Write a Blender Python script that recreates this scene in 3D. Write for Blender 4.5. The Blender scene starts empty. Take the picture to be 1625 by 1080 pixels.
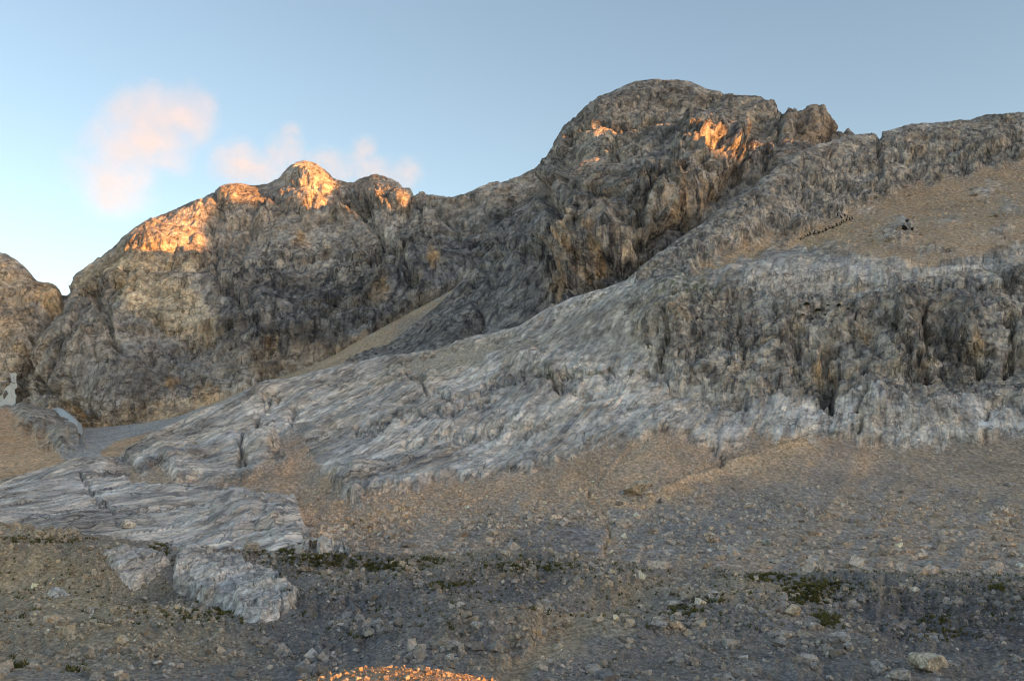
import bpy, bmesh, math, random
import numpy as np
from mathutils import Vector

# ------------------------------------------------------------------ camera, sky, sun, exposure
F, CX, CY, HZ = 1600.0, 812.5, 540.0, 760.0          # photograph: focal length (px), centre, eye-level row
PITCH = math.atan((HZ - CY) / F)
SUN_AZ, SUN_EL = math.radians(30), math.radians(7.0)  # from the right (+X), a little behind the camera
SUN_H = np.array([math.cos(SUN_AZ), -math.sin(SUN_AZ)])
EXPOSURE = 1.47
SC = bpy.context.scene
COL = SC.collection

def link(o, parent=None):
    COL.objects.link(o)
    if parent: o.parent = parent
    return o

cam = bpy.data.cameras.new('camera')
cam.sensor_width = 36; cam.lens = 36 * F / 1625
cam.clip_start = 0.1; cam.clip_end = 30000
cam_o = link(bpy.data.objects.new('camera', cam))
cam_o.rotation_euler = (math.pi / 2 + PITCH, 0, 0)
SC.camera = cam_o

world = bpy.data.worlds.new('World'); SC.world = world; world.use_nodes = True
wn, wl = world.node_tree.nodes, world.node_tree.links
wn.clear()
wo = wn.new('ShaderNodeOutputWorld'); bg = wn.new('ShaderNodeBackground'); sk = wn.new('ShaderNodeTexSky')
sk.sky_type = 'NISHITA'; sk.sun_disc = False
sk.sun_elevation = SUN_EL
sk.sun_rotation = math.pi / 2 + SUN_AZ                # compass: clockwise from +Y
sk.altitude = 2000; sk.air_density = 1.0; sk.dust_density = 2.8; sk.ozone_density = 1.5
bg.inputs['Strength'].default_value = 0.15
wl.new(sk.outputs[0], bg.inputs['Color']); wl.new(bg.outputs[0], wo.inputs['Surface'])

sun = bpy.data.lights.new('sun', 'SUN'); sun.energy = 4.2; sun.angle = math.radians(0.35); sun.color = (1.0, 0.45, 0.13)
sun_o = link(bpy.data.objects.new('sun', sun))
S3 = Vector((math.cos(SUN_EL) * SUN_H[0], math.cos(SUN_EL) * SUN_H[1], math.sin(SUN_EL)))
sun_o.rotation_euler = S3.to_track_quat('Z', 'Y').to_euler()
sun_o.location = S3 * 500

vs = SC.view_settings
vs.view_transform = 'Standard'; vs.look = 'None'; vs.gamma = 1; vs.use_curve_mapping = False
vs.exposure = EXPOSURE
vs.use_white_balance = True; vs.white_balance_temperature = 8600; vs.white_balance_tint = 13
cy = SC.cycles
cy.max_bounces = 5; cy.diffuse_bounces = 3; cy.glossy_bounces = 1; cy.volume_bounces = 2; cy.transparent_max_bounces = 6
cy.use_denoising = True; cy.denoising_prefilter = 'ACCURATE'; cy.filter_width = 1.2

# ------------------------------------------------------------------ maths helpers
def ray(px, py):
    r = (np.asarray(px, float) - CX) / F; u = (CY - np.asarray(py, float)) / F
    return r, math.cos(PITCH) - math.sin(PITCH) * u, math.sin(PITCH) + math.cos(PITCH) * u

def at(px, py, D):
    x, y, z = ray(px, py); k = D / y
    return np.stack([x * k, y * k, z * k], -1)

def project(P):
    c, s = math.cos(PITCH), math.sin(PITCH)
    f = P[..., 1] * c + P[..., 2] * s; u = -P[..., 1] * s + P[..., 2] * c
    f = np.where(np.abs(f) < 1e-6, 1e-6, f)
    return CX + F * P[..., 0] / f, CY - F * u / f

G3 = np.array([(1,1,0),(-1,1,0),(1,-1,0),(-1,-1,0),(1,0,1),(-1,0,1),(1,0,-1),(-1,0,-1),(0,1,1),(0,-1,1),(0,1,-1),(0,-1,-1)], np.float32)

def hsh(i, j, k, seed):
    with np.errstate(over='ignore'):
        h = i.astype(np.uint32) * np.uint32(374761393) + j.astype(np.uint32) * np.uint32(668265263) + k.astype(np.uint32) * np.uint32(2147483647 - 98) + np.uint32((seed * 974634777 + 12345) & 0xffffffff)
        h = (h ^ (h >> np.uint32(13))) * np.uint32(1274126177)
        h = (h ^ (h >> np.uint32(15))) * np.uint32(2246822519)
        return h ^ (h >> np.uint32(16))

def perlin(p, seed=0):
    p = p.astype(np.float32); i0 = np.floor(p).astype(np.int64); f = p - i0
    w = f * f * f * (f * (f * 6 - 15) + 10)
    out = np.zeros(p.shape[:-1], np.float32)
    for dx in (0, 1):
        for dy in (0, 1):
            for dz in (0, 1):
                g = G3[hsh(i0[..., 0] + dx, i0[..., 1] + dy, i0[..., 2] + dz, seed) % np.uint32(12)]
                d = g[..., 0] * (f[..., 0] - dx) + g[..., 1] * (f[..., 1] - dy) + g[..., 2] * (f[..., 2] - dz)
                out += d * (w[..., 0] if dx else 1 - w[..., 0]) * (w[..., 1] if dy else 1 - w[..., 1]) * (w[..., 2] if dz else 1 - w[..., 2])
    return out

def fbm(p, octv=4, seed=0, gain=.5):
    o = 0; a = 1
    for k in range(octv):
        o = o + a * perlin(p * (2.03 ** k), seed + k * 7); a *= gain
    return o

def ridged(p, octv=3, seed=0, gain=.5):
    o = 0; a = 1
    for k in range(octv):
        o = o + a * (1 - 2.2 * np.abs(perlin(p * (2.07 ** k), seed + 11 * k))); a *= gain
    return o

def facet(p, seed=0, tilt=1.0):
    """angular broken-rock relief: every cell is a tilted plane"""
    p = p.astype(np.float32); i0 = np.floor(p).astype(np.int64)
    best = np.full(p.shape[:-1], 1e9, np.float32); val = np.zeros_like(best)
    second = np.full_like(best, 1e9)
    for dx in (-1, 0, 1):
        for dy in (-1, 0, 1):
            for dz in (-1, 0, 1):
                c = i0 + np.array([dx, dy, dz])
                h = hsh(c[..., 0], c[..., 1], c[..., 2], seed)
                r = [((h >> np.uint32(s)) & np.uint32(255)).astype(np.float32) / 255 for s in (0, 8, 16, 24)]
                e = [p[..., a] - (c[..., a] + r[a]) for a in range(3)]
                d = e[0] ** 2 + e[1] ** 2 + e[2] ** 2
                v = (r[3] - .5) + tilt * ((r[1] - .5) * e[0] + (r[2] - .5) * e[1] + (r[0] - .5) * e[2])
                m = d < best
                second = np.where(m, best, np.minimum(second, d))
                best = np.where(m, d, best); val = np.where(m, v, val)
    return val, np.sqrt(second) - np.sqrt(best)

def sstep(a, b, x):
    t = np.clip((x - a) / (b - a), 0, 1); return t * t * (3 - 2 * t)

def seg_dist(X, Y, pts, closed):
    d = np.full(X.shape, 1e9)
    n = len(pts)
    for k in range(n if closed else n - 1):
        (x0, y0), (x1, y1) = pts[k], pts[(k + 1) % n]
        ex, ey = x1 - x0, y1 - y0
        t = np.clip(((X - x0) * ex + (Y - y0) * ey) / (ex * ex + ey * ey + 1e-9), 0, 1)
        d = np.minimum(d, np.hypot(X - x0 - t * ex, Y - y0 - t * ey))
    return d

def poly_sd(X, Y, pts):
    ins = np.zeros(X.shape, bool); n = len(pts)
    for k in range(n):
        (x0, y0), (x1, y1) = pts[k], pts[(k + 1) % n]
        c = (y0 > Y) != (y1 > Y)
        ins ^= c & (X < (x1 - x0) * (Y - y0) / (y1 - y0 + 1e-12) + x0)
    d = seg_dist(X, Y, pts, True)
    return np.where(ins, d, -d)

class Img:
    """where the surface lies as seen from the eye, with an irregular edge warp"""
    def __init__(s, X, Y, seed=0):
        q = np.stack([X / 26, Y / 26, X * 0 + seed], -1)
        s.X, s.Y = X, Y
        s.wx = X + 13 * fbm(q, 4, seed, .62); s.wy = Y + 13 * fbm(q + 31.7, 4, seed + 3, .62)
    def poly(s, pts, soft=8, warp=True):
        X, Y = (s.wx, s.wy) if warp else (s.X, s.Y)
        return sstep(-soft, soft, poly_sd(X, Y, pts))
    def line(s, pts, w, warp=True):
        X, Y = (s.wx, s.wy) if warp else (s.X, s.Y)
        a = np.array(pts, float); m = 4 * w + 20
        out = np.zeros(X.shape)
        b = (X > a[:, 0].min() - m) & (X < a[:, 0].max() + m) & (Y > a[:, 1].min() - m) & (Y < a[:, 1].max() + m)
        if b.any():
            out[b] = np.exp(-(seg_dist(X[b], Y[b], pts, False) / w) ** 2)
        return out
    def blob(s, x, y, rx, ry):
        return np.exp(-(((s.wx - x) / rx) ** 2 + ((s.wy - y) / ry) ** 2))

def smooth1(a, sig):
    if sig <= 0: return a
    n = int(3 * sig) + 1; k = np.exp(-.5 * (np.arange(-n, n + 1) / sig) ** 2); k /= k.sum()
    return np.convolve(np.pad(a, n, mode='edge'), k, 'valid')

def loft(rails, px, rows):
    """rails: lists of (px, py, distance), near to far; or ('back', metres, drop). Returns points (rows, cols, 3)"""
    step = px[1] - px[0]; R = []
    for r in rails:
        if r[0] == 'back':
            prev = R[-1]; k = 1 + r[1] / prev[:, 1:2]
            q = prev * np.concatenate([k, k, np.ones_like(k)], 1); q[:, 2] = prev[:, 2] - r[2]; R.append(q); continue
        sig = 0
        if isinstance(r[0], (int, float)): sig, r = r[0], r[1]
        a = np.array(r, float)
        py = smooth1(np.interp(px, a[:, 0], a[:, 1]), sig / step); D = smooth1(np.interp(px, a[:, 0], a[:, 2]), 25 / step)
        R.append(at(px, py, D))
    R = np.array(R); K = len(R)
    h = np.linalg.norm(np.diff(R, axis=0), axis=2)[..., None] + 1e-6
    T = np.zeros_like(R)
    T[1:-1] = ((R[1:-1] - R[:-2]) / h[:-1] * h[1:] + (R[2:] - R[1:-1]) / h[1:] * h[:-1]) / (h[:-1] + h[1:])
    T[0] = (R[1] - R[0]) / h[0]; T[-1] = (R[-1] - R[-2]) / h[-1]
    out = []; vv = []
    for k in range(K - 1):
        n = rows[k]
        for t in np.linspace(0, 1, n, endpoint=(k == K - 2)):
            t2, t3 = t * t, t ** 3
            out.append((2*t3-3*t2+1)*R[k] + (t3-2*t2+t)*h[k]*T[k] + (-2*t3+3*t2)*R[k+1] + (t3-t2)*h[k]*T[k+1]); vv.append(k + t)
    return np.array(out), np.array(vv)

def grid_normals(P):
    du = np.gradient(P, axis=1); dv = np.gradient(P, axis=0)
    n = np.cross(du, dv); n /= np.linalg.norm(n, axis=2, keepdims=True) + 1e-9
    return n

def tag(o, label=None, cat=None, group=None, kind=None):
    if label: o['label'] = label
    if cat: o['category'] = cat
    if group: o['group'] = group
    if kind: o['kind'] = kind
    return o

GAIN = np.array([1.93, 1.71, 1.53])
def mesh_np(name, V, Q, mat, col=None, attrs=None, smooth=True):
    me = bpy.data.meshes.new(name)
    V = np.ascontiguousarray(V, np.float32); Q = np.ascontiguousarray(Q, np.int32); n = Q.shape[1]
    me.vertices.add(len(V)); me.vertices.foreach_set('co', V.ravel())
    me.loops.add(Q.size); me.loops.foreach_set('vertex_index', Q.ravel())
    me.polygons.add(len(Q)); me.polygons.foreach_set('loop_start', np.arange(len(Q), dtype=np.int32) * n)
    me.update(calc_edges=True)
    me.polygons.foreach_set('use_smooth', np.full(len(Q), smooth))
    if col is not None:
        col = np.clip(col * GAIN, 0, .85)
        a = me.color_attributes.new('col', 'FLOAT_COLOR', 'POINT')
        a.data.foreach_set('color', np.concatenate([col, np.ones((len(col), 1))], 1).astype(np.float32).ravel())
    for k, v in (attrs or {}).items():
        a = me.attributes.new(k, 'FLOAT', 'POINT'); a.data.foreach_set('value', v.astype(np.float32).ravel())
    me.materials.append(mat)
    return link(bpy.data.objects.new(name, me))

def grid_obj(name, P, mat, col, attrs, mask=None):
    nv, nu = P.shape[:2]
    I = np.arange(nv * nu).reshape(nv, nu)
    Q = np.stack([I[:-1, :-1], I[:-1, 1:], I[1:, 1:], I[1:, :-1]], -1).reshape(-1, 4)
    if mask is not None:
        Q = Q[mask[:-1, :-1].ravel()]
    used = np.unique(Q); re = np.full(nv * nu, -1); re[used] = np.arange(len(used))
    return mesh_np(name, P.reshape(-1, 3)[used], re[Q], mat, col.reshape(-1, 3)[used], {k: v.reshape(-1)[used] for k, v in attrs.items()})

# ------------------------------------------------------------------ materials
def nt(name):
    m = bpy.data.materials.new(name); m.use_nodes = True
    n = m.node_tree.nodes; b = n['Principled BSDF']
    b.inputs['Roughness'].default_value = .93
    b.inputs['Specular IOR Level'].default_value = .15
    return m, n, m.node_tree.links, b

def ramp(n, l, src, stops):
    r = n.new('ShaderNodeValToRGB'); e = r.color_ramp.elements
    while len(e) < len(stops): e.new(.5)
    for k, (p, v) in enumerate(stops):
        e[k].position = p; e[k].color = (v, v, v, 1) if isinstance(v, (int, float)) else (*v, 1)
    l.new(src, r.inputs[0]); return r.outputs[0]

def mul(n, l, a, b, fac=1.0):
    x = n.new('ShaderNodeMix'); x.data_type = 'RGBA'; x.blend_type = 'MULTIPLY'; x.inputs[0].default_value = 1
    if isinstance(fac, (int, float)): x.inputs[0].default_value = fac
    else: l.new(fac, x.inputs[0])
    l.new(a, x.inputs[6]); l.new(b, x.inputs[7]); return x.outputs[2]

def noise(n, l, vec, scale, detail=6, rough=.6, dist=0, stretch=None):
    if stretch:
        mp = n.new('ShaderNodeMapping'); mp.inputs['Scale'].default_value = stretch
        l.new(vec, mp.inputs[0]); vec = mp.outputs[0]
    t = n.new('ShaderNodeTexNoise'); t.inputs['Scale'].default_value = scale; t.inputs['Detail'].default_value = detail
    t.inputs['Roughness'].default_value = rough; t.inputs['Distortion'].default_value = dist
    l.new(vec, t.inputs['Vector']); return t.outputs[0]

def rock_mat(name, px, streak_dir=(1, 1, .10), streak=.45, bump=1.0, tilt=0.0, along=1.0, shear=0.0):
    """weathered limestone; px = metres covered by one picture element on this face"""
    m, n, l, b = nt(name)
    g = n.new('ShaderNodeNewGeometry').outputs['Position']
    if along != 1.0 or shear:
        mr = n.new('ShaderNodeMapping'); mr.inputs['Rotation'].default_value = (0, 0, shear); l.new(g, mr.inputs[0])
        ms = n.new('ShaderNodeMapping'); ms.inputs['Scale'].default_value = (1, along, 1); l.new(mr.outputs[0], ms.inputs[0]); g = ms.outputs[0]
    gt = g
    if tilt:
        mp = n.new('ShaderNodeMapping'); mp.inputs['Rotation'].default_value = (0, tilt, 0); l.new(g, mp.inputs[0]); gt = mp.outputs[0]
    c = n.new('ShaderNodeAttribute'); c.attribute_name = 'col'
    sa = n.new('ShaderNodeAttribute'); sa.attribute_name = 'streak'
    ra = n.new('ShaderNodeAttribute'); ra.attribute_name = 'rock'
    big = ramp(n, l, noise(n, l, g, .018 / px, 5, .6), [(.36, .66), (.5, 1.0), (.64, 1.32)])
    fine = ramp(n, l, noise(n, l, g, .11 / px, 3.5, .7, .4), [(.34, .55), (.5, 1.0), (.66, 1.45)])
    out = mul(n, l, mul(n, l, c.outputs['Color'], big), fine)
    st = ramp(n, l, noise(n, l, gt, .09 / px, 3.5, .65, .6, streak_dir), [(.38, (.26, .27, .31)), (.50, (.9, .9, .9)), (.64, (1.3, 1.25, 1.15))])
    sf = n.new('ShaderNodeMath'); sf.operation = 'MULTIPLY'; sf.inputs[1].default_value = streak; l.new(sa.outputs['Fac'], sf.inputs[0])
    out = mul(n, l, out, st, sf.outputs[0])
    warm = ramp(n, l, noise(n, l, g, .03 / px, 5, .65), [(.45, (1, 1, 1)), (.66, (1.22, .97, .70))])
    out = mul(n, l, out, warm, .35)
    cool = ramp(n, l, noise(n, l, g, .05 / px, 4, .6), [(.36, (.88, .95, 1.05)), (.52, (1, 1, 1))])
    out = mul(n, l, out, cool, .5)
    # joints and hairline fractures: thin valleys of two stretched fields
    cr = None
    for sc, st3, wd, lo in ((.026, (1, 1, .45), .008, .25), (.060, (1, 1, .6), .010, .45), (.04, (.5, .5, 1.6), .008, .38)):
        v = noise(n, l, gt, sc / px, 4, .6, .5, st3)
        su = n.new('ShaderNodeMath'); su.operation = 'SUBTRACT'; su.inputs[1].default_value = .5; l.new(v, su.inputs[0])
        ab = n.new('ShaderNodeMath'); ab.operation = 'ABSOLUTE'; l.new(su.outputs[0], ab.inputs[0])
        k = ramp(n, l, ab.outputs[0], [(0, lo), (wd, 1.0)])
        cr = k if cr is None else mul(n, l, cr, k)
    gate = ramp(n, l, noise(n, l, g, .02 / px, 3, .5), [(.40, 0.25), (.60, 1.0)])
    rg = n.new('ShaderNodeMath'); rg.operation = 'MULTIPLY'; l.new(gate, rg.inputs[0]); l.new(ra.outputs['Fac'], rg.inputs[1])
    out = mul(n, l, out, cr, rg.outputs[0])
    l.new(out, b.inputs['Base Color'])
    h1 = noise(n, l, g, .10 / px, 3.5, .7, .3); h2 = noise(n, l, gt, .09 / px, 3, .65, .6, streak_dir)
    ad = n.new('ShaderNodeMath'); l.new(h1, ad.inputs[0]); l.new(h2, ad.inputs[1])
    cm = n.new('ShaderNodeMath'); cm.operation = 'MULTIPLY_ADD'; l.new(cr, cm.inputs[0]); cm.inputs[1].default_value = .25; l.new(ad.outputs[0], cm.inputs[2])
    bu = n.new('ShaderNodeBump'); bu.inputs['Strength'].default_value = 1.0; bu.inputs['Distance'].default_value = 5.0 * px * bump
    l.new(cm.outputs[0], bu.inputs['Height']); l.new(bu.outputs[0], b.inputs['Normal'])
    return m

def scree_mat(name, px, bump=1.0, along=.35):
    m, n, l, b = nt(name)
    ms = n.new('ShaderNodeMapping'); ms.inputs['Scale'].default_value = (1, along, 1); l.new(n.new('ShaderNodeNewGeometry').outputs['Position'], ms.inputs[0]); g = ms.outputs[0]
    c = n.new('ShaderNodeAttribute'); c.attribute_name = 'col'
    big = ramp(n, l, noise(n, l, g, .02 / px, 5, .6), [(.30, .78), (.5, 1.0), (.72, 1.15)])
    out = mul(n, l, c.outputs['Color'], big)
    vo = n.new('ShaderNodeTexVoronoi'); vo.inputs['Scale'].default_value = .55 / px; l.new(g, vo.inputs['Vector'])
    vc = n.new('ShaderNodeSeparateColor'); l.new(vo.outputs['Color'], vc.inputs[0])
    st = ramp(n, l, vc.outputs[0], [(.0, .7), (.55, .98), (.9, 1.14), (1.0, 1.35)])
    out = mul(n, l, out, st)
    fine = ramp(n, l, noise(n, l, g, .3 / px, 2, .7), [(.3, .6), (.7, 1.35)])
    out = mul(n, l, out, fine)
    tint = ramp(n, l, noise(n, l, g, .06 / px, 5, .6), [(.35, (.95, .98, 1.04)), (.65, (1.06, 1.0, .92))])
    out = mul(n, l, out, tint)
    l.new(out, b.inputs['Base Color'])
    ad = n.new('ShaderNodeMath'); ad.operation = 'MULTIPLY_ADD'; l.new(vo.outputs['Distance'], ad.inputs[0]); ad.inputs[1].default_value = -.8
    l.new(noise(n, l, g, .2 / px, 6, .7), ad.inputs[2])
    bu = n.new('ShaderNodeBump'); bu.inputs['Strength'].default_value = .9; bu.inputs['Distance'].default_value = 1.6 * px * bump
    l.new(ad.outputs[0], bu.inputs['Height']); l.new(bu.outputs[0], b.inputs['Normal'])
    return m

def lerp(a, b, m):
    return a + (np.asarray(b) - a) * m[..., None]

# ------------------------------------------------------------------ relief
def rock_relief(P, px, seed, amp=1.0, vert=4.0, dip=(.25, .1), bed=1.0):
    """planar, jointed and bedded cliff relief in metres; px = metres per picture element"""
    w = P + 5 * px * np.stack([fbm(P / (30 * px), 4, seed + 1, .6), fbm(P / (30 * px) + 9, 4, seed + 2, .6), fbm(P / (30 * px) + 17, 4, seed + 4, .6)], -1)
    v = np.array([1, 1, 1 / vert])
    d = 5.5 * px * ridged(w * v / (95 * px), 2, seed + 5, .4)
    f, e = facet(w * v / (52 * px), seed + 19, 1.8); d += 6.5 * px * f
    d -= 2.2 * px * np.exp(-(e / .03) ** 2)
    f, e = facet(w * v / (19 * px), seed + 20, 1.8); d += 1.9 * px * f
    d -= 1.0 * px * np.exp(-(e / .05) ** 2)
    f, e = facet(w * np.array([1, 1, .8]) / (5 * px), seed + 21, 1.6); d += .7 * px * f
    for wl, am in ((34, 2.6 * bed), (11, 1.0 * bed)):          # beds: small steps with sharp lower lips
        s = (w[..., 2] + dip[0] * w[..., 0] + dip[1] * w[..., 1]) / (wl * px) + 1.1 * fbm(P / (90 * px), 3, seed + 9)
        t = s - np.floor(s)
        d += am * px * (sstep(0, .9, t) - sstep(.93, 1, t)) * sstep(-.15, .35, fbm(P / (60 * px), 2, seed + 14 + wl))
    d += .45 * px * fbm(P / (4 * px), 3, seed + 30, .7)
    g1 = sstep(-.05, .2, fbm(P / (75 * px), 2, seed + 45)); g2 = sstep(-.05, .2, fbm(P / (60 * px), 2, seed + 47))
    d -= 7.0 * px * g1 * np.exp(-(perlin(w * v / (52 * px), seed + 41) / .028) ** 2)
    d -= 4.0 * px * g2 * np.exp(-(perlin(w * np.array([.45, .45, 1.5]) / (34 * px), seed + 43) / .035) ** 2)
    d -= 2.6 * px * (1 - g1) * np.exp(-(perlin(w * v / (22 * px), seed + 49) / .05) ** 2)
    return amp * d

STORE = {}
def keep(name, P, rows=None):
    if rows is not None: P = P[:int(rows)]
    qx, qy = project(P)
    STORE[name] = (P.reshape(-1, 3), qx.ravel(), qy.ravel(), grid_normals(P).reshape(-1, 3))

def ground(name, px, py):
    P, qx, qy, N = STORE[name]
    d = (qx - px) ** 2 + (qy - py) ** 2
    k = np.where(d < d.min() + 4)[0]
    k = k[np.argmin(P[k, 1])]
    return P[k], N[k]

# ------------------------------------------------------------------ 1. mountain on the left, far across the basin
def left_mountain():
    px = np.arange(-150, 960, 2.1)
    sky = [(-150,370,1250),(-80,385,1250),(0,402,1250),(20,410,1248),(40,425,1244),(58,447,1240),(75,449,1236),(100,455,1235),(108,459,1240),(120,441,1250),(140,425,1260),(160,412,1270),(180,398,1280),(200,381,1290),(225,361,1300),
           (250,347,1310),(275,336,1320),(300,327,1330),(320,318,1340),(340,306,1350),(358,296,1360),(375,294,1370),(400,299,1380),(425,293,1390),(445,285,1395),(455,273,1400),(470,265,1400),(482,262,1400),(500,266,1395),
           (515,276,1390),(530,288,1380),(548,294,1375),(560,295,1370),(580,288,1350),(595,286,1340),(615,291,1330),(635,300,1320),(655,315,1300),(690,319,1280),(712,323,1270),(740,311,1260),(770,299,1250),(800,291,1240),
           (825,285,1230),(845,272,1220),(870,262,1210),(960,240,1200)]
    base = [(-150,665,1105),(0,655,1100),(60,662,1070),(130,684,965),(200,678,960),(270,668,965),(330,643,980),(400,614,990),(470,592,995),(520,572,1000),(600,527,1010),(690,480,1020),(760,440,1030),(860,385,1040),(960,340,1040)]
    a, b = np.array(sky), np.array(base)
    def mix(t, u, sg):
        py = (1-t)*np.interp(px, b[:,0], b[:,1]) + t*smooth1(np.interp(px, a[:,0], a[:,1]), 12); D = (1-u)*np.interp(px, b[:,0], b[:,2]) + u*np.interp(px, a[:,0], a[:,2])
        return (sg, list(zip(px, py, D)))
    low = [(x, y + 45, d - 15) for x, y, d in base]
    P, v = loft([(20, low), (20, base), mix(.35, .22, 15), mix(.68, .55, 15), (2, sky), ('back', 160, 110), ('back', 300, 260)], px, [12, 62, 58, 56, 16, 6])
    N = grid_normals(P); X, Y = project(P); I = Img(X, Y, 3)
    V = v[:, None] * np.ones_like(X)
    fade = .30 + .70 * sstep(0, .7, np.abs(V - 4)); fade = np.where(V < 1, .4, fade)
    d = rock_relief(P, 1.0, 40, .95, 2.2, (.15, .05), 2.0)
    d += 20 * fbm(P / 170, 3, 77) * sstep(4.1, 3.3, V)
    carve = [([(110,458),(85,500),(60,545),(38,590),(28,640)], 9, 40), ([(345,305),(335,380),(345,440),(390,500)], 7, 12), ([(430,300),(400,350),(380,420)], 6, 10), ([(560,300),(590,360),(640,420),(660,470)], 7, 14),
             ([(655,318),(640,370),(600,430)], 6, 10), ([(150,470),(180,520),(190,560)], 6, 12), ([(250,520),(330,540),(420,530),(520,500),(600,490)], 6, 9), ([(450,290),(560,330),(680,360),(760,370)], 7, 10),
             ([(320,425),(430,440),(520,420),(640,430)], 6, 8), ([(130,650),(95,650),(70,610)], 7, 12)]
    for pts, w, dep in carve: d -= dep * I.line(pts, w)
    proud = [((480,285),26,20,14), ((610,310),24,26,16), ((545,345),14,18,14), ((420,335),16,14,12), ((360,310),14,12,8), ((250,380),60,30,10), ((700,440),50,40,12), ((440,520),60,30,12), ((210,590),60,50,14)]
    for (x, y), rx, ry, h in proud: d += h * I.blob(x, y, rx, ry)
    P2 = P + N * (d * fade)[..., None]
    c = np.ones(X.shape + (3,)) * np.array([.245, .236, .229])
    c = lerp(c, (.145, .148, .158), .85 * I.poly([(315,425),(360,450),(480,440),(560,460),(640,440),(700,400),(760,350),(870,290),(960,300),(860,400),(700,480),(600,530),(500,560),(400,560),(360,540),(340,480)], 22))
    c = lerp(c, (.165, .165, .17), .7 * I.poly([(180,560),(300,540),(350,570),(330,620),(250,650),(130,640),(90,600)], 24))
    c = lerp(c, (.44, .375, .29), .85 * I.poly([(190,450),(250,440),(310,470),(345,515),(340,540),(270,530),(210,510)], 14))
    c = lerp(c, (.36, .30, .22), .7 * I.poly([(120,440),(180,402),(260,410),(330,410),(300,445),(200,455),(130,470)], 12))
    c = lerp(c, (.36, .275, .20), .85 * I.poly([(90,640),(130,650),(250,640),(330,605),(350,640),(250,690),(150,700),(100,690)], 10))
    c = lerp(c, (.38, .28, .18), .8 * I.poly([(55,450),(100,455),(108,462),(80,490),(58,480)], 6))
    c = lerp(c, (.34, .285, .225), .6 * I.poly([(-150,380),(0,400),(60,450),(50,560),(10,600),(-150,600)], 14))
    c = lerp(c, (.27, .225, .185), .7 * I.poly([(400,560),(470,552),(560,545),(640,510),(640,540),(540,590),(400,610)], 8))
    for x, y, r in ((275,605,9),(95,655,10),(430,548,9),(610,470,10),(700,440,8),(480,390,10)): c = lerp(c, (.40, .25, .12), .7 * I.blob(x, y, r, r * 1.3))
    streak = .45 + .55 * I.poly([(315,425),(700,390),(870,290),(860,400),(600,540),(380,570)], 30)
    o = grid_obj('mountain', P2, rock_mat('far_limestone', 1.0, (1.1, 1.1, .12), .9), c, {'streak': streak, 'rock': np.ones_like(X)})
    tag(o, 'far grey-brown mountain on the left with sunlit orange summit knobs', 'mountain', kind='structure')
    keep('left', P2, (v <= 4).sum())

# ------------------------------------------------------------------ 2. basin floor between the mountains
def basin():
    px = np.arange(-150, 860, 3.0)
    near = [(-150,830,330),(0,800,350),(130,765,370),(250,725,430),(420,650,470),(600,610,500),(800,570,520),(860,560,520)]
    mid = [(-150,740,520),(0,735,540),(100,720,560),(200,712,600),(300,690,620),(420,620,640),(520,585,760),(600,552,820),(690,505,860),(860,440,880)]
    far = [(-150,655,1000),(0,645,1000),(60,662,985),(130,684,930),(200,678,930),(270,666,960),(330,641,980),(400,612,990),(470,590,995),(520,570,1000),(600,524,1010),(690,476,1020),(760,436,1030),(860,380,1040)]
    P, v = loft([(20, near), (20, mid), (10, far), ('back', 60, -6)], px, [24, 50, 10])
    N = grid_normals(P); X, Y = project(P); I = Img(X, Y, 5)
    rock = I.poly([(28,600),(60,590),(100,640),(125,690),(105,712),(60,700),(30,670),(15,640)], 13)
    rock = np.maximum(rock, .9 * I.blob(130, 703, 7, 5))
    d = 1.2 * fbm(P / 60, 4, 9) + .25 * fbm(P / 9, 3, 19) + rock * (7 + rock_relief(P, .8, 60, .5))
    P2 = P + N * d[..., None]
    c = np.ones(X.shape + (3,)) * np.array([.30, .295, .29])
    tan = np.maximum(I.poly([(-200,640),(5,640),(40,680),(75,700),(105,725),(90,745),(0,775),(-200,830)], 4), I.poly([(158,715),(185,700),(245,682),(252,690),(225,708),(165,733)], 3, False))
    c = lerp(c, (.385, .265, .175), tan)
    c = lerp(c, (.33, .255, .185), I.poly([(300,640),(420,590),(520,555),(600,520),(700,470),(760,430),(700,505),(600,565),(520,600),(400,660)], 6))
    c = lerp(c, (.26, .225, .20), .8 * I.line([(530,590),(600,550),(690,500)], 7))
    c = lerp(c, (.27, .25, .225), rock)
    mr = rock > .12
    at_ = {'streak': np.zeros_like(X), 'rock': np.zeros_like(X)}
    o = grid_obj('ground', P2, scree_mat('basin_gravel', .6), c, at_, ~mr)
    tag(o, 'flat grey and tan gravel floor of the basin below the far mountain', 'ground', kind='structure')
    o = grid_obj('terrain', P2, rock_mat('basin_rock', .7), c, {'streak': np.ones_like(X) * .5, 'rock': np.ones_like(X)}, mr)
    tag(o, 'dark rounded rock spur rising beside the tan sand of the basin', 'rock', kind='structure')
    keep('basin', P2, (v <= 2).sum())

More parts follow.
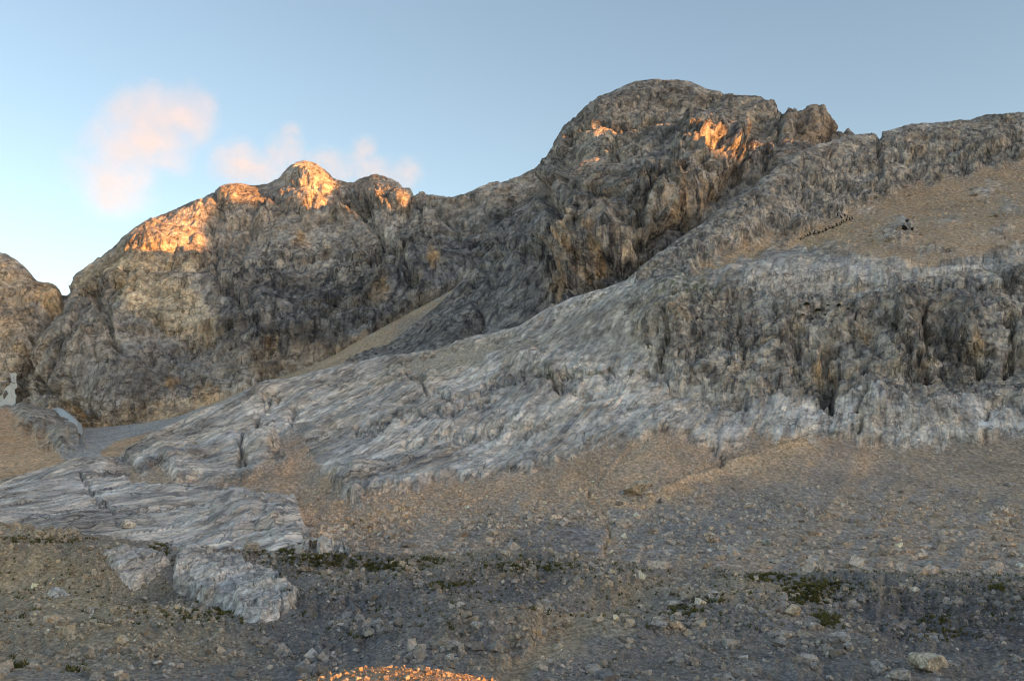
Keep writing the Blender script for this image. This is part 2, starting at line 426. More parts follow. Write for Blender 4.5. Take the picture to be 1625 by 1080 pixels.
# ------------------------------------------------------------------ 3. central peak
def centre_peak():
    px = np.arange(520, 1440, 1.8)
    sky = [(520,605,660),(540,592,670),(570,576,690),(600,557,710),(640,528,740),(680,497,770),(700,480,785),(730,452,805),(760,421,825),(800,376,845),(830,343,855),(850,318,860),(860,290,862),(868,262,864),(880,230,866),(900,203,868),(920,185,868),
           (935,170,868),(950,161,868),(970,153,868),(985,147,868),(1010,138,866),(1035,134,865),(1060,132,864),(1085,134,862),(1105,138,858),(1120,147,852),(1150,152,842),(1180,158,832),(1205,163,822),(1220,176,815),(1237,188,806),
           (1255,190,798),(1270,183,792),(1290,181,785),(1303,190,780),(1318,203,775),(1326,211,772),(1332,220,770),(1338,214,768),(1346,209,765),(1356,221,760),(1366,236,755),(1400,262,745),(1440,285,740)]
    low = [(520,650,625),(600,612,625),(700,590,590),(800,562,560),(850,540,550),(900,520,545),(1000,488,545),(1090,440,580),(1180,380,610),(1230,345,625),(1300,305,660),(1440,300,700)]
    foot = [(520,618,640),(600,585,650),(700,545,640),(800,510,600),(880,480,575),(940,460,562),(1000,445,556),(1090,385,592),(1180,325,622),(1230,285,640),(1300,255,690),(1440,292,720)]
    rim = [(520,610,650),(600,570,690),(700,505,720),(800,420,720),(850,372,690),(900,335,645),(950,320,618),(1000,300,612),(1060,255,640),(1100,235,655),(1150,248,668),(1200,250,690),(1240,224,745),(1262,222,752),(1300,218,750),(1440,288,730)]
    upper = [(520,607,655),(600,563,700),(700,491,755),(800,396,790),(850,335,790),(880,275,765),(920,235,755),(980,205,750),(1040,190,760),(1100,185,765),(1160,190,768),(1210,195,768),(1260,206,765),(1300,205,765),(1440,286,735)]
    P, v = loft([(10, low), (10, foot), (14, rim), (14, upper), (1.5, sky), ('back', 120, 70), ('back', 250, 260)], px, [14, 88, 52, 44, 16, 6])
    N = grid_normals(P); X, Y = project(P); I = Img(X, Y, 8)
    V = v[:, None] * np.ones_like(X)
    fade = .28 + .72 * sstep(0, .7, np.abs(V - 4))
    d0 = rock_relief(P, .62, 90, .85, 4.0, (-.3, .1))
    ramp_ = I.poly([(500,620),(700,500),(800,390),(860,320),(900,345),(870,420),(840,520),(700,600),(500,680)], 16)
    d = d0 * (1 - .55 * ramp_)
    flutes = I.poly([(1040,250),(1080,215),(1150,205),(1180,270),(1120,350),(1020,420),(1000,330)], 18) + I.poly([(890,350),(960,330),(1010,400),(960,470),(880,510),(860,430)], 14)
    d += flutes * 5.5 * ridged((P + 3 * fbm(P / 30, 2, 102)[..., None]) * np.array([1, 1, .05]) / 13, 2, 101)
    d += 10 * fbm(P / 90, 3, 78) * sstep(4.1, 3.3, V)
    carve = [([(862,300),(885,330),(905,350),(880,375),(840,410)], 9, 16), ([(1010,440),(985,425),(945,430),(935,455),(960,470)], 20, 22), ([(1095,355),(1060,365),(1020,395),(1000,430)], 11, 16), ([(905,240),(960,200),(1010,195),(1060,180)], 4, 7),
             ([(940,270),(1000,215),(1040,190)], 5, 6), ([(1040,245),(1035,310),(1010,370)], 5, 10), ([(1185,225),(1165,280),(1130,320)], 7, 13), ([(1235,195),(1225,240),(1215,275)], 5, 9),
             ([(860,330),(820,380),(770,430),(700,520)], 5, 7), ([(880,240),(905,300),(960,320)], 5, 7), ([(1325,213),(1315,225),(1300,235)], 4, 8), ([(800,430),(760,500),(740,560)], 6, 6), ([(1150,150),(1090,180),(1050,215)], 4, 5)]
    for pts, w, dep in carve: d -= dep * I.line(pts, w)
    proud = [((925,410),34,52,12), ((880,280),20,26,10), ((1055,335),22,34,8), ((1112,228),22,28,11), ((1165,242),18,22,13), ((1245,212),14,16,8), ((1290,205),26,14,8), ((960,170),26,12,6), ((1210,180),20,12,7), ((1090,205),16,10,7)]
    for (x, y), rx, ry, h in proud: d += h * I.blob(x, y, rx, ry)
    P2 = P + N * (d * fade)[..., None]
    c = np.ones(X.shape + (3,)) * np.array([.190, .188, .188])
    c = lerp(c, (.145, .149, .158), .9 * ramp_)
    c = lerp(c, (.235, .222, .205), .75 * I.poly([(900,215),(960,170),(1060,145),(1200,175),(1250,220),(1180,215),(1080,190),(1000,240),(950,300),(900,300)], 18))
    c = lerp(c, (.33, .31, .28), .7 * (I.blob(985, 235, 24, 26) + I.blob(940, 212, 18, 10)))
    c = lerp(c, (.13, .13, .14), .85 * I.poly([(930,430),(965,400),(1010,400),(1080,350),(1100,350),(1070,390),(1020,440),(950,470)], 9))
    for pts, w, k in (([(905,360),(905,420),(895,490)],6,.8), ([(925,350),(927,440)],5,.7), ([(950,380),(945,440),(930,470)],6,.9), ([(888,400),(886,480)],5,.6), ([(1085,330),(1060,352)],5,.8), ([(960,290),(945,310)],9,.5), ([(895,290),(880,320)],8,.5),
                      ([(1080,270),(1082,330)],7,.5), ([(1110,300),(1112,340)],7,.5), ([(1020,400),(1022,430)],5,.5), ([(1150,270),(1140,310)],8,.35)):
        c = lerp(c, (.35, .235, .14), .7 * k * I.line(pts, w))
    c = lerp(c, (.5, .42, .36), .8 * I.blob(994, 402, 7, 6))
    c = lerp(c, (.22, .175, .145), .5 * I.poly([(1255,188),(1295,182),(1330,212),(1320,232),(1270,225)], 6))
    streak = .65 + .35 * np.clip(flutes + ramp_ * .5, 0, 1)
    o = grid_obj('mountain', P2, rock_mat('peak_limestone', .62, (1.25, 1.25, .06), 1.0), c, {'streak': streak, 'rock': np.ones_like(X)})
    tag(o, 'tall dark grey domed peak with fluted cliffs in the middle', 'mountain', kind='structure')
    keep('peak', P2, (v <= 4).sum())

# ------------------------------------------------------------------ 4. hillside: scree bowl, slabs, cliff band, talus, ridge wall
SCREE = [(480,965),(486,845),(472,806),(400,787),(300,779),(205,768),(158,748),(205,740),(300,762),(345,772),(385,762),(438,738),(448,692),(478,690),(497,722),(528,783),(562,797),(622,777),(750,764),(850,740),(960,704),(1050,689),(1110,706),(1150,709),(1205,690),(1290,692),(1400,706),(1500,702),(1625,692),(1900,690),(1900,965)]
TALUS = [(1085,443),(1130,415),(1185,384),(1240,380),(1270,372),(1340,330),(1400,307),(1480,287),(1560,268),(1625,256),(1900,246),(1900,384),(1625,386),(1560,406),(1480,428),(1400,412),(1330,404),(1250,396),(1180,412),(1120,440)]
def hillside():
    px = np.arange(-150, 1800, 1.9)
    skyl = [(-150,805),(-60,790),(0,769),(40,755),(90,745),(130,735),(165,735),(192,738),(215,718),(250,692),(290,670),(330,650),(375,630),(420,611),(460,604),(500,591),(550,580),(600,571),(650,561),(700,551),(730,540),(770,534),(800,527),(825,522),(850,503),(880,488),(900,480),(950,463),(1000,446),(1045,410),(1090,376),(1135,345),(1180,316),(1230,276),(1270,246),(1300,234),(1340,227),(1380,221),(1400,217),(1420,210),(1450,200),(1475,198),(1500,197),(1540,194),(1560,188),(1580,186),(1625,185),(1700,180),(1800,170)]
    skD = np.array([(-150,320),(0,330),(130,345),(192,352),(250,400),(420,440),(600,470),(800,485),(900,490),(1000,505),(1090,565),(1180,600),(1270,650),(1340,675),(1450,690),(1625,685),(1800,675)], float)
    r6 = [(x, y, np.interp(x, skD[:,0], skD[:,1])) for x, y in skyl]
    r0 = [(-150,945,142),(1800,945,142)]
    r1 = [(-150,868,178),(0,868,178),(200,872,178),(400,880,180),(480,862,190),(640,845,205),(1000,835,212),(1300,825,212),(1625,832,205),(1800,832,205)]
    r2 = [(-150,828,225),(0,808,232),(200,800,240),(350,795,248),(480,812,250),(540,787,265),(640,768,275),(750,762,280),(850,739,288),(960,705,298),(1050,689,302),(1150,706,300),(1280,691,302),(1400,703,300),(1500,701,297),(1625,691,292),(1800,690,290)]
    r3 = [(-150,815,285),(0,785,295),(130,752,305),(192,752,312),(250,728,335),(420,690,360),(600,660,368),(800,630,370),(900,610,368),(1000,630,345),(1100,645,336),(1300,630,332),(1500,622,328),(1625,622,322),(1800,622,320)]
    r4 = [(-150,809,305),(0,776,315),(130,742,328),(192,744,335),(250,708,372),(420,645,408),(600,606,430),(800,562,438),(900,528,430),(1000,482,420),(1060,462,404),(1150,462,388),(1300,468,376),(1450,458,370),(1625,440,366),(1800,435,364)]
    r5 = [(-150,807,312),(0,772,322),(130,738,337),(192,741,345),(250,700,386),(420,628,424),(600,588,450),(800,544,462),(900,502,468),(950,478,472),(1000,455,482),(1080,432,500),(1150,400,528),(1200,383,550),(1270,372,570),(1340,330,598),(1400,308,612),(1480,288,628),(1560,268,632),(1625,255,634),(1800,248,630)]
    P, v = loft([(10, r0), (20, r1), (8, r2), (16, r3), (16, r4), (12, r5), (1.5, r6), ('back', 60, 40), ('back', 160, 160)], px, [12, 52, 58, 68, 52, 36, 10, 5])
    N = grid_normals(P); X, Y = project(P); I = Img(X, Y, 12)
    V = v[:, None] * np.ones_like(X)
    scree = np.maximum(I.poly(SCREE, 9), I.poly(TALUS, 9))
    scree = np.maximum(scree, .5 * I.poly([(845,545),(870,510),(960,478),(1040,470),(1075,490),(1060,530),(1040,580),(985,575),(900,550)], 18))
    scree = np.maximum(scree, .8 * I.poly([(640,565),(730,548),(820,535),(800,560),(720,590),(650,600)], 10))
    outc = .9 * (I.blob(1422, 372, 20, 16) + I.blob(1440, 355, 10, 6)) + .7 * sum(I.blob(*b_) for b_ in ((1375,335,16,7),(1500,345,22,7),(1565,300,26,7),(1325,392,22,6),(1605,330,22,8),(1480,395,30,8),(1240,392,16,5),(1585,370,26,7)))
    scree = np.clip(scree - outc, 0, 1)
    cliff = I.poly([(985,480),(1060,468),(1160,462),(1300,478),(1450,450),(1625,432),(1900,420),(1900,640),(1625,640),(1400,640),(1280,640),(1150,630),(1060,600),(1020,540)], 16)
    wall = I.poly([(990,450),(1090,370),(1270,240),(1340,220),(1900,120),(1900,255),(1560,275),(1340,335),(1270,378),(1180,388),(1080,445)], 8)
    up = sstep(5.9, 5.3, V) + sstep(6.0, 6.6, V); up = .35 + .65 * np.clip(up, 0, 1)
    PS = P @ np.array([[1, 0, 0], [-.38, .30, 0], [0, 0, 1.0]])      # stretched up the slope, leaning right
    rel = lerp(rock_relief(PS, .34, 130, .5, 1.0, (-.25, .3))[..., None], rock_relief(P, .32, 131, .85, 1.3, (-.2, .1))[..., None], np.clip(cliff + wall, 0, 1))[..., 0] + cliff * rock_relief(P, .5, 150, .8, 1.4, (.1, .05), 1.6)
    rel += wall * rock_relief(P, .5, 170, .8, 1.6, (.1, .1), 2.0)
    # glacier-smoothed slabs: long inclined grooves and whalebacks
    sl = np.clip(1 - cliff - wall, 0, 1)
    q = np.stack([P[..., 0] - .42 * P[..., 1], P[..., 1] * .10, P[..., 2] * .25], -1)
    rel = rel * (1 - .35 * sl) + sl * (.9 * ridged(q / 12, 2, 181, .5) + .3 * ridged(q / 2.8, 2, 185))
    rel += sl * 2.6 * fbm(P / np.array([30, 70, 22]), 3, 190)
    und = 2.0 * fbm(P / 45, 3, 33)
    d = und * .5 + (1 - scree) ** 2 * (.5 + rel * up) + scree * (.7 * fbm(P / np.array([12, 20, 12]), 3, 34) + .12 * fbm(P / np.array([2, 8, 2]), 2, 35))
    carve = [([(375,735),(400,690),(425,650),(440,625)], 5, 4), ([(440,735),(450,690),(470,660)], 6, 3), ([(640,600),(720,640),(800,610),(860,600),(950,640)], 4, 3.0), ([(850,605),(900,610),(1000,600)], 3, 3), ([(560,690),(640,660),(700,665),(790,640)], 4, 2.5),
             ([(1050,580),(1068,540),(1062,500)], 6, 6), ([(1315,640),(1318,600),(1310,575)], 12, 9), ([(1465,610),(1465,500)], 4, 6), ([(1600,590),(1600,510)], 5, 7), ([(1508,565),(1540,585),(1560,600)], 6, 9), ([(1270,610),(1275,580),(1265,540)], 8, 5),
             ([(1180,580),(1175,520)], 5, 4), ([(1400,510),(1420,560),(1470,600)], 5, 4), ([(1360,680),(1360,660),(1375,640)], 5, 4), ([(1560,660),(1590,640),(1625,650)], 6, 4), ([(1395,215),(1395,300)], 4, 5), ([(1500,262),(1430,252),(1395,255)], 3, 4), ([(1535,265),(1520,262),(1600,235)], 3, 4),
             ([(1275,290),(1280,330)], 5, 5), ([(1320,250),(1330,300)], 4, 4), ([(1030,590),(1100,640),(1180,650)], 5, 3), ([(200,735),(240,760)], 5, 2), ([(130,760),(150,800),(180,830)], 4, 2), ([(600,735),(660,700),(760,690),(870,680)], 4, 2.0)]
    for pts, w, dep in carve: d -= dep * I.line(pts, w) * (1 - scree)
    for (x, y), rx, ry, h in [((1055,520),34,34,7), ((1390,650),26,22,5), ((1530,540),22,34,6), ((1435,545),34,40,5), ((1230,560),26,30,4), ((400,830),70,22,3), ((570,760),36,26,3.5), ((420,730),30,26,3), ((270,730),36,22,3), ((850,575),40,20,3), ((1340,520),26,24,4), ((1425,375),18,15,2)]:
        d += h * I.blob(x, y, rx, ry)
    d += scree * (1.6 * I.line([(1300,690),(1200,722),(1110,755),(1030,792)], 6, False) - 2.2 * I.line([(1300,684),(1200,716),(1110,749),(1030,786)], 4, False)) * (V < 3)
    d -= scree * (V < 3) * (1.5 * I.line([(1120,700),(1152,716),(1142,742)], 4) + .8 * I.line([(962,885),(966,825),(936,788),(932,770),(975,735),(1025,700)], 5))
    P2 = P + N * d[..., None]
    # stone and soil colours
    c = np.ones(X.shape + (3,)) * np.array([.355, .345, .338])
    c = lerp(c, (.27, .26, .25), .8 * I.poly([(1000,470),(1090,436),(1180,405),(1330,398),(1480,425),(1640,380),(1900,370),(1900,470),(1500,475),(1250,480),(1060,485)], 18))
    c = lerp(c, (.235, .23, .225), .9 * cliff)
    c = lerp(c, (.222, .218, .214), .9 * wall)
    c = lerp(c, (.275, .268, .262), .6 * I.poly([(1090,380),(1270,290),(1340,280),(1500,270),(1400,310),(1270,370),(1180,390)], 14))
    c = lerp(c, (.30, .275, .24), .6 * I.poly([(620,570),(820,530),(860,520),(820,560),(720,600),(600,620)], 10))
    c = lerp(c, (.43, .42, .41), .6 * I.poly([(880,640),(1000,600),(1150,650),(1200,690),(1050,690),(960,705)], 14))
    c = lerp(c, (.40, .40, .40), .6 * I.poly([(1150,690),(1200,660),(1300,640),(1380,630),(1460,660),(1560,650),(1640,640),(1640,690),(1500,700),(1400,705)], 14))
    c = lerp(c, (.31, .305, .30), .5 * I.poly([(1540,400),(1640,385),(1640,450),(1560,450),(1380,450),(1250,430),(1300,415)], 12))
    fan = fbm(np.stack([(X + .75 * (Y - 700)) / 34, Y / 210, X * 0], -1), 4, 215, .6)
    sc = np.ones_like(c) * np.array([.25, .218, .192])
    sc = lerp(sc, (.32, .25, .195), .6 * sstep(.0, .35, fan))
    sc = lerp(sc, (.20, .195, .19), .6 * sstep(.0, .35, -fan))
    sc = lerp(sc, (.365, .268, .195), (.75 + .5 * np.clip(fan, -1, .5)) * I.poly([(100,730),(480,700),(560,790),(750,760),(960,700),(1060,680),(1300,685),(1400,700),(1380,740),(1260,760),(1100,800),(1000,800),(860,800),(700,800),(560,845),(480,850)], 26))
    sc = lerp(sc, (.27, .222, .18), .8 * I.poly([(1380,690),(1900,680),(1900,780),(1500,770),(1400,740)], 20))
    sc = lerp(sc, (.165, .165, .17), .8 * I.poly([(770,880),(830,840),(930,832),(965,850),(930,880),(840,890)], 10))
    sc = lerp(sc, (.20, .20, .20), .7 * I.poly([(960,790),(1100,800),(1200,780),(1250,820),(1150,880),(1000,880)], 20))
    sc = lerp(sc, (.40, .30, .215), .95 * np.maximum(I.line([(962,885),(966,825),(936,788),(932,770),(975,735),(1025,700)], 7), I.line([(1290,702),(1200,732),(1110,764),(1030,802),(960,800)], 9)))
    sc = lerp(sc, (.15, .12, .085), .75 * np.maximum(I.line([(1120,700),(1152,716),(1142,742)], 4), I.line([(1300,688),(1200,716),(1110,748),(1060,770)], 3)))
    sc = lerp(sc, (.295, .228, .17), I.poly(TALUS, 20) * 1.0)
    sc = lerp(sc, (.345, .258, .178), .8 * I.poly([(1085,443),(1185,384),(1270,375),(1345,345),(1350,380),(1310,400),(1180,412)], 10))
    sc = lerp(sc, (.15, .125, .09), .7 * np.maximum(I.line([(1200,381),(1170,395),(1150,408)], 4), I.line([(1240,384),(1205,402)], 3)))
    sc = lerp(sc, (.275, .25, .21), .9 * I.poly([(600,520),(1100,440),(1100,600),(600,620)], 10, False))
    c = lerp(c, sc, scree)
    veg = I.poly([(1035,452),(1090,445),(1160,455),(1150,478),(1080,482),(1040,470)], 8) + I.line([(880,500),(960,475)], 3) + I.line([(800,612),(880,604),(1000,596)], 3)
    veg = np.clip(veg, 0, 1) * sstep(-.05, .25, fbm(P / 2.6, 3, 210))
    c = lerp(c, (.085, .09, .05), .75 * veg)
    for x, y, r in ((1085,515,11),(1045,500,8),(1553,560,9),(1300,600,12),(1255,490,7),(1370,545,10),(1235,700,10),(1100,600,7)): c = lerp(c, (.33, .235, .13), .6 * I.blob(x, y, r, r * 1.2))
    attrs = {'streak': .55 + .4 * np.clip(cliff + wall, 0, 1), 'rock': (1 - scree) * .8}
    ms = scree > .78
    M_slab = rock_mat('slab_limestone', .34, (1.3, .25, .2), .8, along=.30, shear=math.radians(22)); M_cliff = rock_mat('cliff_limestone', .36, (1, 1, .14), .8); M_sc = scree_mat('scree', .25); M_ta = scree_mat('talus', .45)
    upper = (V > 4.2) & (X > 1010)
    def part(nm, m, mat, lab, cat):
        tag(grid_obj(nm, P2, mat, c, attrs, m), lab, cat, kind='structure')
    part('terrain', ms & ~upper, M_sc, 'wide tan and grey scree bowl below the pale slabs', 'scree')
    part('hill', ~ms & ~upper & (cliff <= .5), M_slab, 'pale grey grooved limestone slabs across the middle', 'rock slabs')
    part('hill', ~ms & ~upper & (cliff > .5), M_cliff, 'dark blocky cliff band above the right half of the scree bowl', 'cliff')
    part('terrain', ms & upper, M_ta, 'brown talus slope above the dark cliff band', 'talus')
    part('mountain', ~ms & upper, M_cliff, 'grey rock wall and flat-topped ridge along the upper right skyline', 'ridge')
    k = (v <= 6).sum(); keep('hill', P2, k)
    STORE['hill_col'] = c[:k].reshape(-1, 3)
    STORE['hill_scree'] = (scree[:k], V[:k])

# ------------------------------------------------------------------ 5. stony foreground
def crest_y(x):
    a = np.array([(-150,832),(0,838),(100,846),(200,851),(330,866),(420,873),(480,868),(560,880),(640,886),(720,884),(800,880),(900,884),(960,894),(1040,902),(1200,909),(1400,916),(1625,912),(1800,908)], float)
    return np.interp(x, a[:,0], a[:,1])
def foreground():
    px = np.arange(-150, 1800, 2.0)
    xs = np.linspace(-150, 1800, 60)
    crest = list(zip(xs, crest_y(xs), np.interp(xs, [-150, 500, 960, 1800], [118, 124, 130, 126])))
    f = lambda py, D: [(-150, py, D), (1800, py, D)]
    P, v = loft([f(1330, 26), f(1180, 37), f(1080, 51), f(990, 76), f(930, 102), (12, crest), ('back', 14, 3.0), ('back', 60, 12)], px, [10, 36, 56, 52, 40, 12, 6])
    N = grid_normals(P); X, Y = project(P); I = Img(X, Y, 21)
    near = np.clip(P[..., 1] / 110, .35, 1)
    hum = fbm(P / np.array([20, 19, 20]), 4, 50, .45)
    d = 2.6 * near * hum * (.3 + .7 * sstep(0, 1.1, np.abs(v[:, None] - 5))) + .16 * fbm(P / np.array([2.2, 5, 2.2]), 3, 51, .5)
    for (x, y), rx, ry, h in [((560,945),170,18,1.7), ((860,918),150,12,1.3), ((330,1010),140,24,-1.6), ((560,1015),100,18,-1.0), ((120,895),140,22,1.5), ((760,1005),130,22,1.1), ((1130,985),150,22,1.3), ((1470,955),170,20,-1.7), ((60,1025),100,18,-.8), ((985,955),60,16,-.9), ((560,884),150,7,1.2), ((860,886),90,6,.8), ((1350,918),150,7,.9), ((1330,1040),160,22,.9), ((240,1040),90,16,.8)]:
        d += .65 * h * I.blob(x, y, rx, ry)
    d += .5 * I.poly([(-100,850),(150,870),(160,930),(60,960),(-100,940)], 25)
    d -= .5 * I.line([(800,1070),(900,990),(1000,950),(1080,905)], 20)
    d -= .8 * I.poly([(1330,940),(1800,930),(1800,1060),(1450,1010)], 40)
    P2 = P.copy(); P2[..., 2] += d
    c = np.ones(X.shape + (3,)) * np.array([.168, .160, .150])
    c = lerp(c, (.25, .215, .165), .75 * sstep(.05, .4, hum + .5 * fbm(P / 5, 3, 57)))  # hummock tops: tan dirt, plus lightening painted in for missing shading
    c = lerp(c, (.132, .128, .125), .7 * sstep(.0, .4, -hum - .4 * fbm(P / 6, 3, 58)))  # hollows between hummocks darkened in the colour, in place of shading
    c = lerp(c, (.30, .24, .165), .85 * I.poly([(-150,860),(100,880),(160,930),(200,960),(120,990),(40,960),(-150,930)], 22))
    c = lerp(c, (.23, .20, .15), .7 * I.poly([(-150,830),(200,860),(300,960),(420,1010),(200,1060),(-150,1060)], 40))
    c = lerp(c, (.085, .084, .09), .9 * I.poly([(1330,935),(1800,925),(1800,1060),(1500,1010),(1400,1000)], 30))  # right-hand hollow: dark stones, with shading darkened into the colour
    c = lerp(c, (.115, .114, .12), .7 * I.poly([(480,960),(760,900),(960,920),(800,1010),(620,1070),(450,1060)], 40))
    c = lerp(c, (.31, .235, .165), .95 * I.line([(790,1080),(860,1025),(930,980),(1010,945),(1060,915)], 17))
    c = lerp(c, (.21, .19, .165), .5 * I.poly([(940,890),(1150,890),(1250,915),(1050,950),(950,925)], 16))
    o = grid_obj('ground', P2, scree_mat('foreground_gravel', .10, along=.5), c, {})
    tag(o, 'dark stony ground rolling across the foreground', 'ground', kind='structure')
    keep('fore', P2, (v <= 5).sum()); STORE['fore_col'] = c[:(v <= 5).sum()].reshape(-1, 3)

# ------------------------------------------------------------------ 6. mound under the camera
def mound():
    n = 150
    x = np.linspace(-9, 9, n); y = np.linspace(-6, 22, 230)
    XX, YY = np.meshgrid(x, y)
    Z = -1.62 - .16 * sstep(8, -3, YY) * 0
    cr = np.array([(-9,1140),(-4.2,1140),(-2.6,1110),(-2.0,1078),(-1.75,1066),(-1.5,1062),(-1.25,1059),(-.9,1057),(-.55,1062),(-.3,1070),(-.05,1082),(.3,1105),(.8,1130),(9,1160)], float)
    zc = at(CX, np.interp(XX, cr[:,0], cr[:,1]) + 8, 8.6)[..., 2]
    near = sstep(3, 8, YY)
    Z = (-1.75) * (1 - near) + zc * near
    Z = np.where(YY > 8.2, Z - .10 * (YY - 8.2) ** 1.75, Z) - .004 * XX ** 2
    P = np.stack([XX, YY, Z], -1)
    P[..., 2] += .05 * fbm(P / 1.1, 3, 61) + .02 * fbm(P / .25, 3, 62)
    c = np.ones(P.shape) * np.array([.19, .165, .13])
    o = grid_obj('ground', P, scree_mat('mound_gravel', .012), c, {})
    tag(o, 'gravel mound catching orange sun at the bottom edge', 'ground', kind='structure')
    keep('mound', P)

# ------------------------------------------------------------------ 7. land around, out of frame; unseen shade-casting ridge
def surroundings():
    m, n, l, b = nt('distant_land'); b.inputs['Base Color'].default_value = (.25, .23, .2, 1)
    n_ = 60; g = np.linspace(-9000, 9000, n_); XX, YY = np.meshgrid(g, g)
    P = np.stack([XX, YY, -90 + 12 * fbm(np.stack([XX / 900, YY / 900, XX * 0], -1), 3, 70)], -1)
    o = grid_obj('terrain', P, m, np.ones(P.shape) * .2, {})
    tag(o, 'low land spreading beyond the mountains', 'land', kind='structure')

SHADE_CREST = [(-400,40),(-60,30),(-20,6),(-6,-3),(16,-3),(24,0),(36,6),(60,12),(96,16),(120,26),(180,42),(240,57),(300,80),(360,98),(420,123),(504,162),(530,206),(564,232),(588,250),(612,264),(622,262),(625,238),(648,238),(654,300),(660,390),(680,390),(684,256),(698,256),(702,390),(740,420),(752,440),(780,440),(792,400),(797,386),(828,384),(852,390),(866,404),(880,430),(900,455),(912,480),(938,474),(962,472),(968,440),(972,424),(986,424),(990,474),(1020,490),(1044,540),(1092,530),(1104,490),(1140,480),(1200,470),(1400,420),(2000,300)]
def shade_ridge():
    # unseen ridge built to cast the shade; crest shaped so chosen patches stay lit
    L0, te = 1400.0, math.tan(SUN_EL)
    a = np.array(SHADE_CREST, float); s = np.arange(-400, 2000, 4.0)
    h = np.interp(s, a[:, 0], a[:, 1]) + L0 * te
    w = np.concatenate([np.linspace(-1, -.06, 14), [-.03, -.01, 0, .01, .03], np.linspace(.06, 1, 14)])
    S, Wd = np.meshgrid(s, w)
    Hh = np.interp(S, s, h)
    Z = Hh - np.abs(Wd) * (Hh + 95)
    L = L0 + Wd * (Hh + 95) * .8
    P = np.stack([SUN_H[0] * L + math.sin(SUN_AZ) * S, SUN_H[1] * L + math.cos(SUN_AZ) * S, Z], -1)
    P = P + (8 * np.clip(np.abs(Wd) * 6, 0, 1) * fbm(P / 60, 4, 71))[..., None] * np.array([0, 0, 1])
    c = np.ones(P.shape) * np.array([.27, .255, .235])
    o = grid_obj('mountain', P, rock_mat('shade_ridge_stone', 1.0), c, {'streak': np.ones(S.shape) * .5, 'rock': np.ones(S.shape)})
    tag(o, 'unseen rocky ridge on the sunny side, crest shaped to cast the shade', 'mountain', kind='structure')


# ------------------------------------------------------------------ 8. stones, outcrops, plants, snow, dark stubs, clouds
RND = np.random.RandomState(7)

def stone_mat(name, px, rough_spots=True):
    m, n, l, b = nt(name)
    g = n.new('ShaderNodeNewGeometry').outputs['Position']
    c = n.new('ShaderNodeAttribute'); c.attribute_name = 'col'
    out = mul(n, l, c.outputs['Color'], ramp(n, l, noise(n, l, g, .3 / px, 6, .7), [(.35, .6), (.65, 1.35)]))
    out = mul(n, l, out, ramp(n, l, noise(n, l, g, .08 / px, 4, .6), [(.4, (.9, .96, 1.05)), (.65, (1.12, 1.0, .86))]))
    l.new(out, b.inputs['Base Color'])
    bu = n.new('ShaderNodeBump'); bu.inputs['Distance'].default_value = 1.5 * px; bu.inputs['Strength'].default_value = .8
    l.new(noise(n, l, g, .25 / px, 6, .7), bu.inputs['Height']); l.new(bu.outputs[0], b.inputs['Normal'])
    return m

def ico(sub):
    bm = bmesh.new(); bmesh.ops.create_icosphere(bm, subdivisions=sub, radius=1)
    V = np.array([v.co[:] for v in bm.verts]); Fc = np.array([[v.index for v in f.verts] for f in bm.faces]); bm.free()
    return V, Fc
ICO3 = ico(4); ICO2 = ico(3)

def boulder_shape(seed, sub=ICO3, planes=13, flat=.75, wide=1.0):
    r = np.random.RandomState(seed); V = sub[0].copy()
    for _ in range(planes):
        nn = r.normal(size=3); nn /= np.linalg.norm(nn); dd = r.uniform(.48, .86)
        k = np.maximum(V @ nn - dd, 0); V -= k[:, None] * nn
    V += (V / np.linalg.norm(V, axis=1, keepdims=True)) * (.07 * fbm(V * 2.2 + seed, 3, seed) + .045 * fbm(V * 6 + seed, 3, seed, .65))[:, None]
    V *= np.array([wide, r.uniform(.75, 1.05), flat]); V /= (V[:, 0].max() - V[:, 0].min())
    V[:, 2] -= V[:, 2].min()
    return V

M_BOULDER = {}
def boulder(name, layer, px, py, wpx, label, group=None, col=(.36, .35, .34), flat=.75, seed=None, cat='boulder', sub=ICO3, sink=.27, wide=1.0):
    p, nrm = ground(layer, px, py); y_hi = py < 500
    mpp = p[1] / F; w = wpx * mpp
    key = round(mpp, 2)
    if key not in M_BOULDER: M_BOULDER[key] = rock_mat('boulder_stone', max(mpp, .03) * .8, (1, 1, .6), .5)
    sd = seed if seed is not None else int(px * 7 + py * 13)
    V = boulder_shape(sd, sub, flat=flat, wide=wide) * w
    a = (sd * .7) % 6.28
    V = V @ np.array([[math.cos(a), -math.sin(a), 0], [math.sin(a), math.cos(a), 0], [0, 0, 1]])
    h = V[:, 2].max()
    j = np.random.RandomState(sd).uniform(.85, 1.15)
    o = mesh_np(name, V - np.array([0, 0, sink * h]), sub[1], M_BOULDER[key], np.ones((len(V), 3)) * np.array(col) * j * (.78 if layer == 'fore' or y_hi else .9), {'streak': np.ones(len(V)) * .6, 'rock': np.ones(len(V))}, smooth=True)
    o.data.set_sharp_from_angle(angle=math.radians(24))
    o.location = p
    return tag(o, label, cat, group)

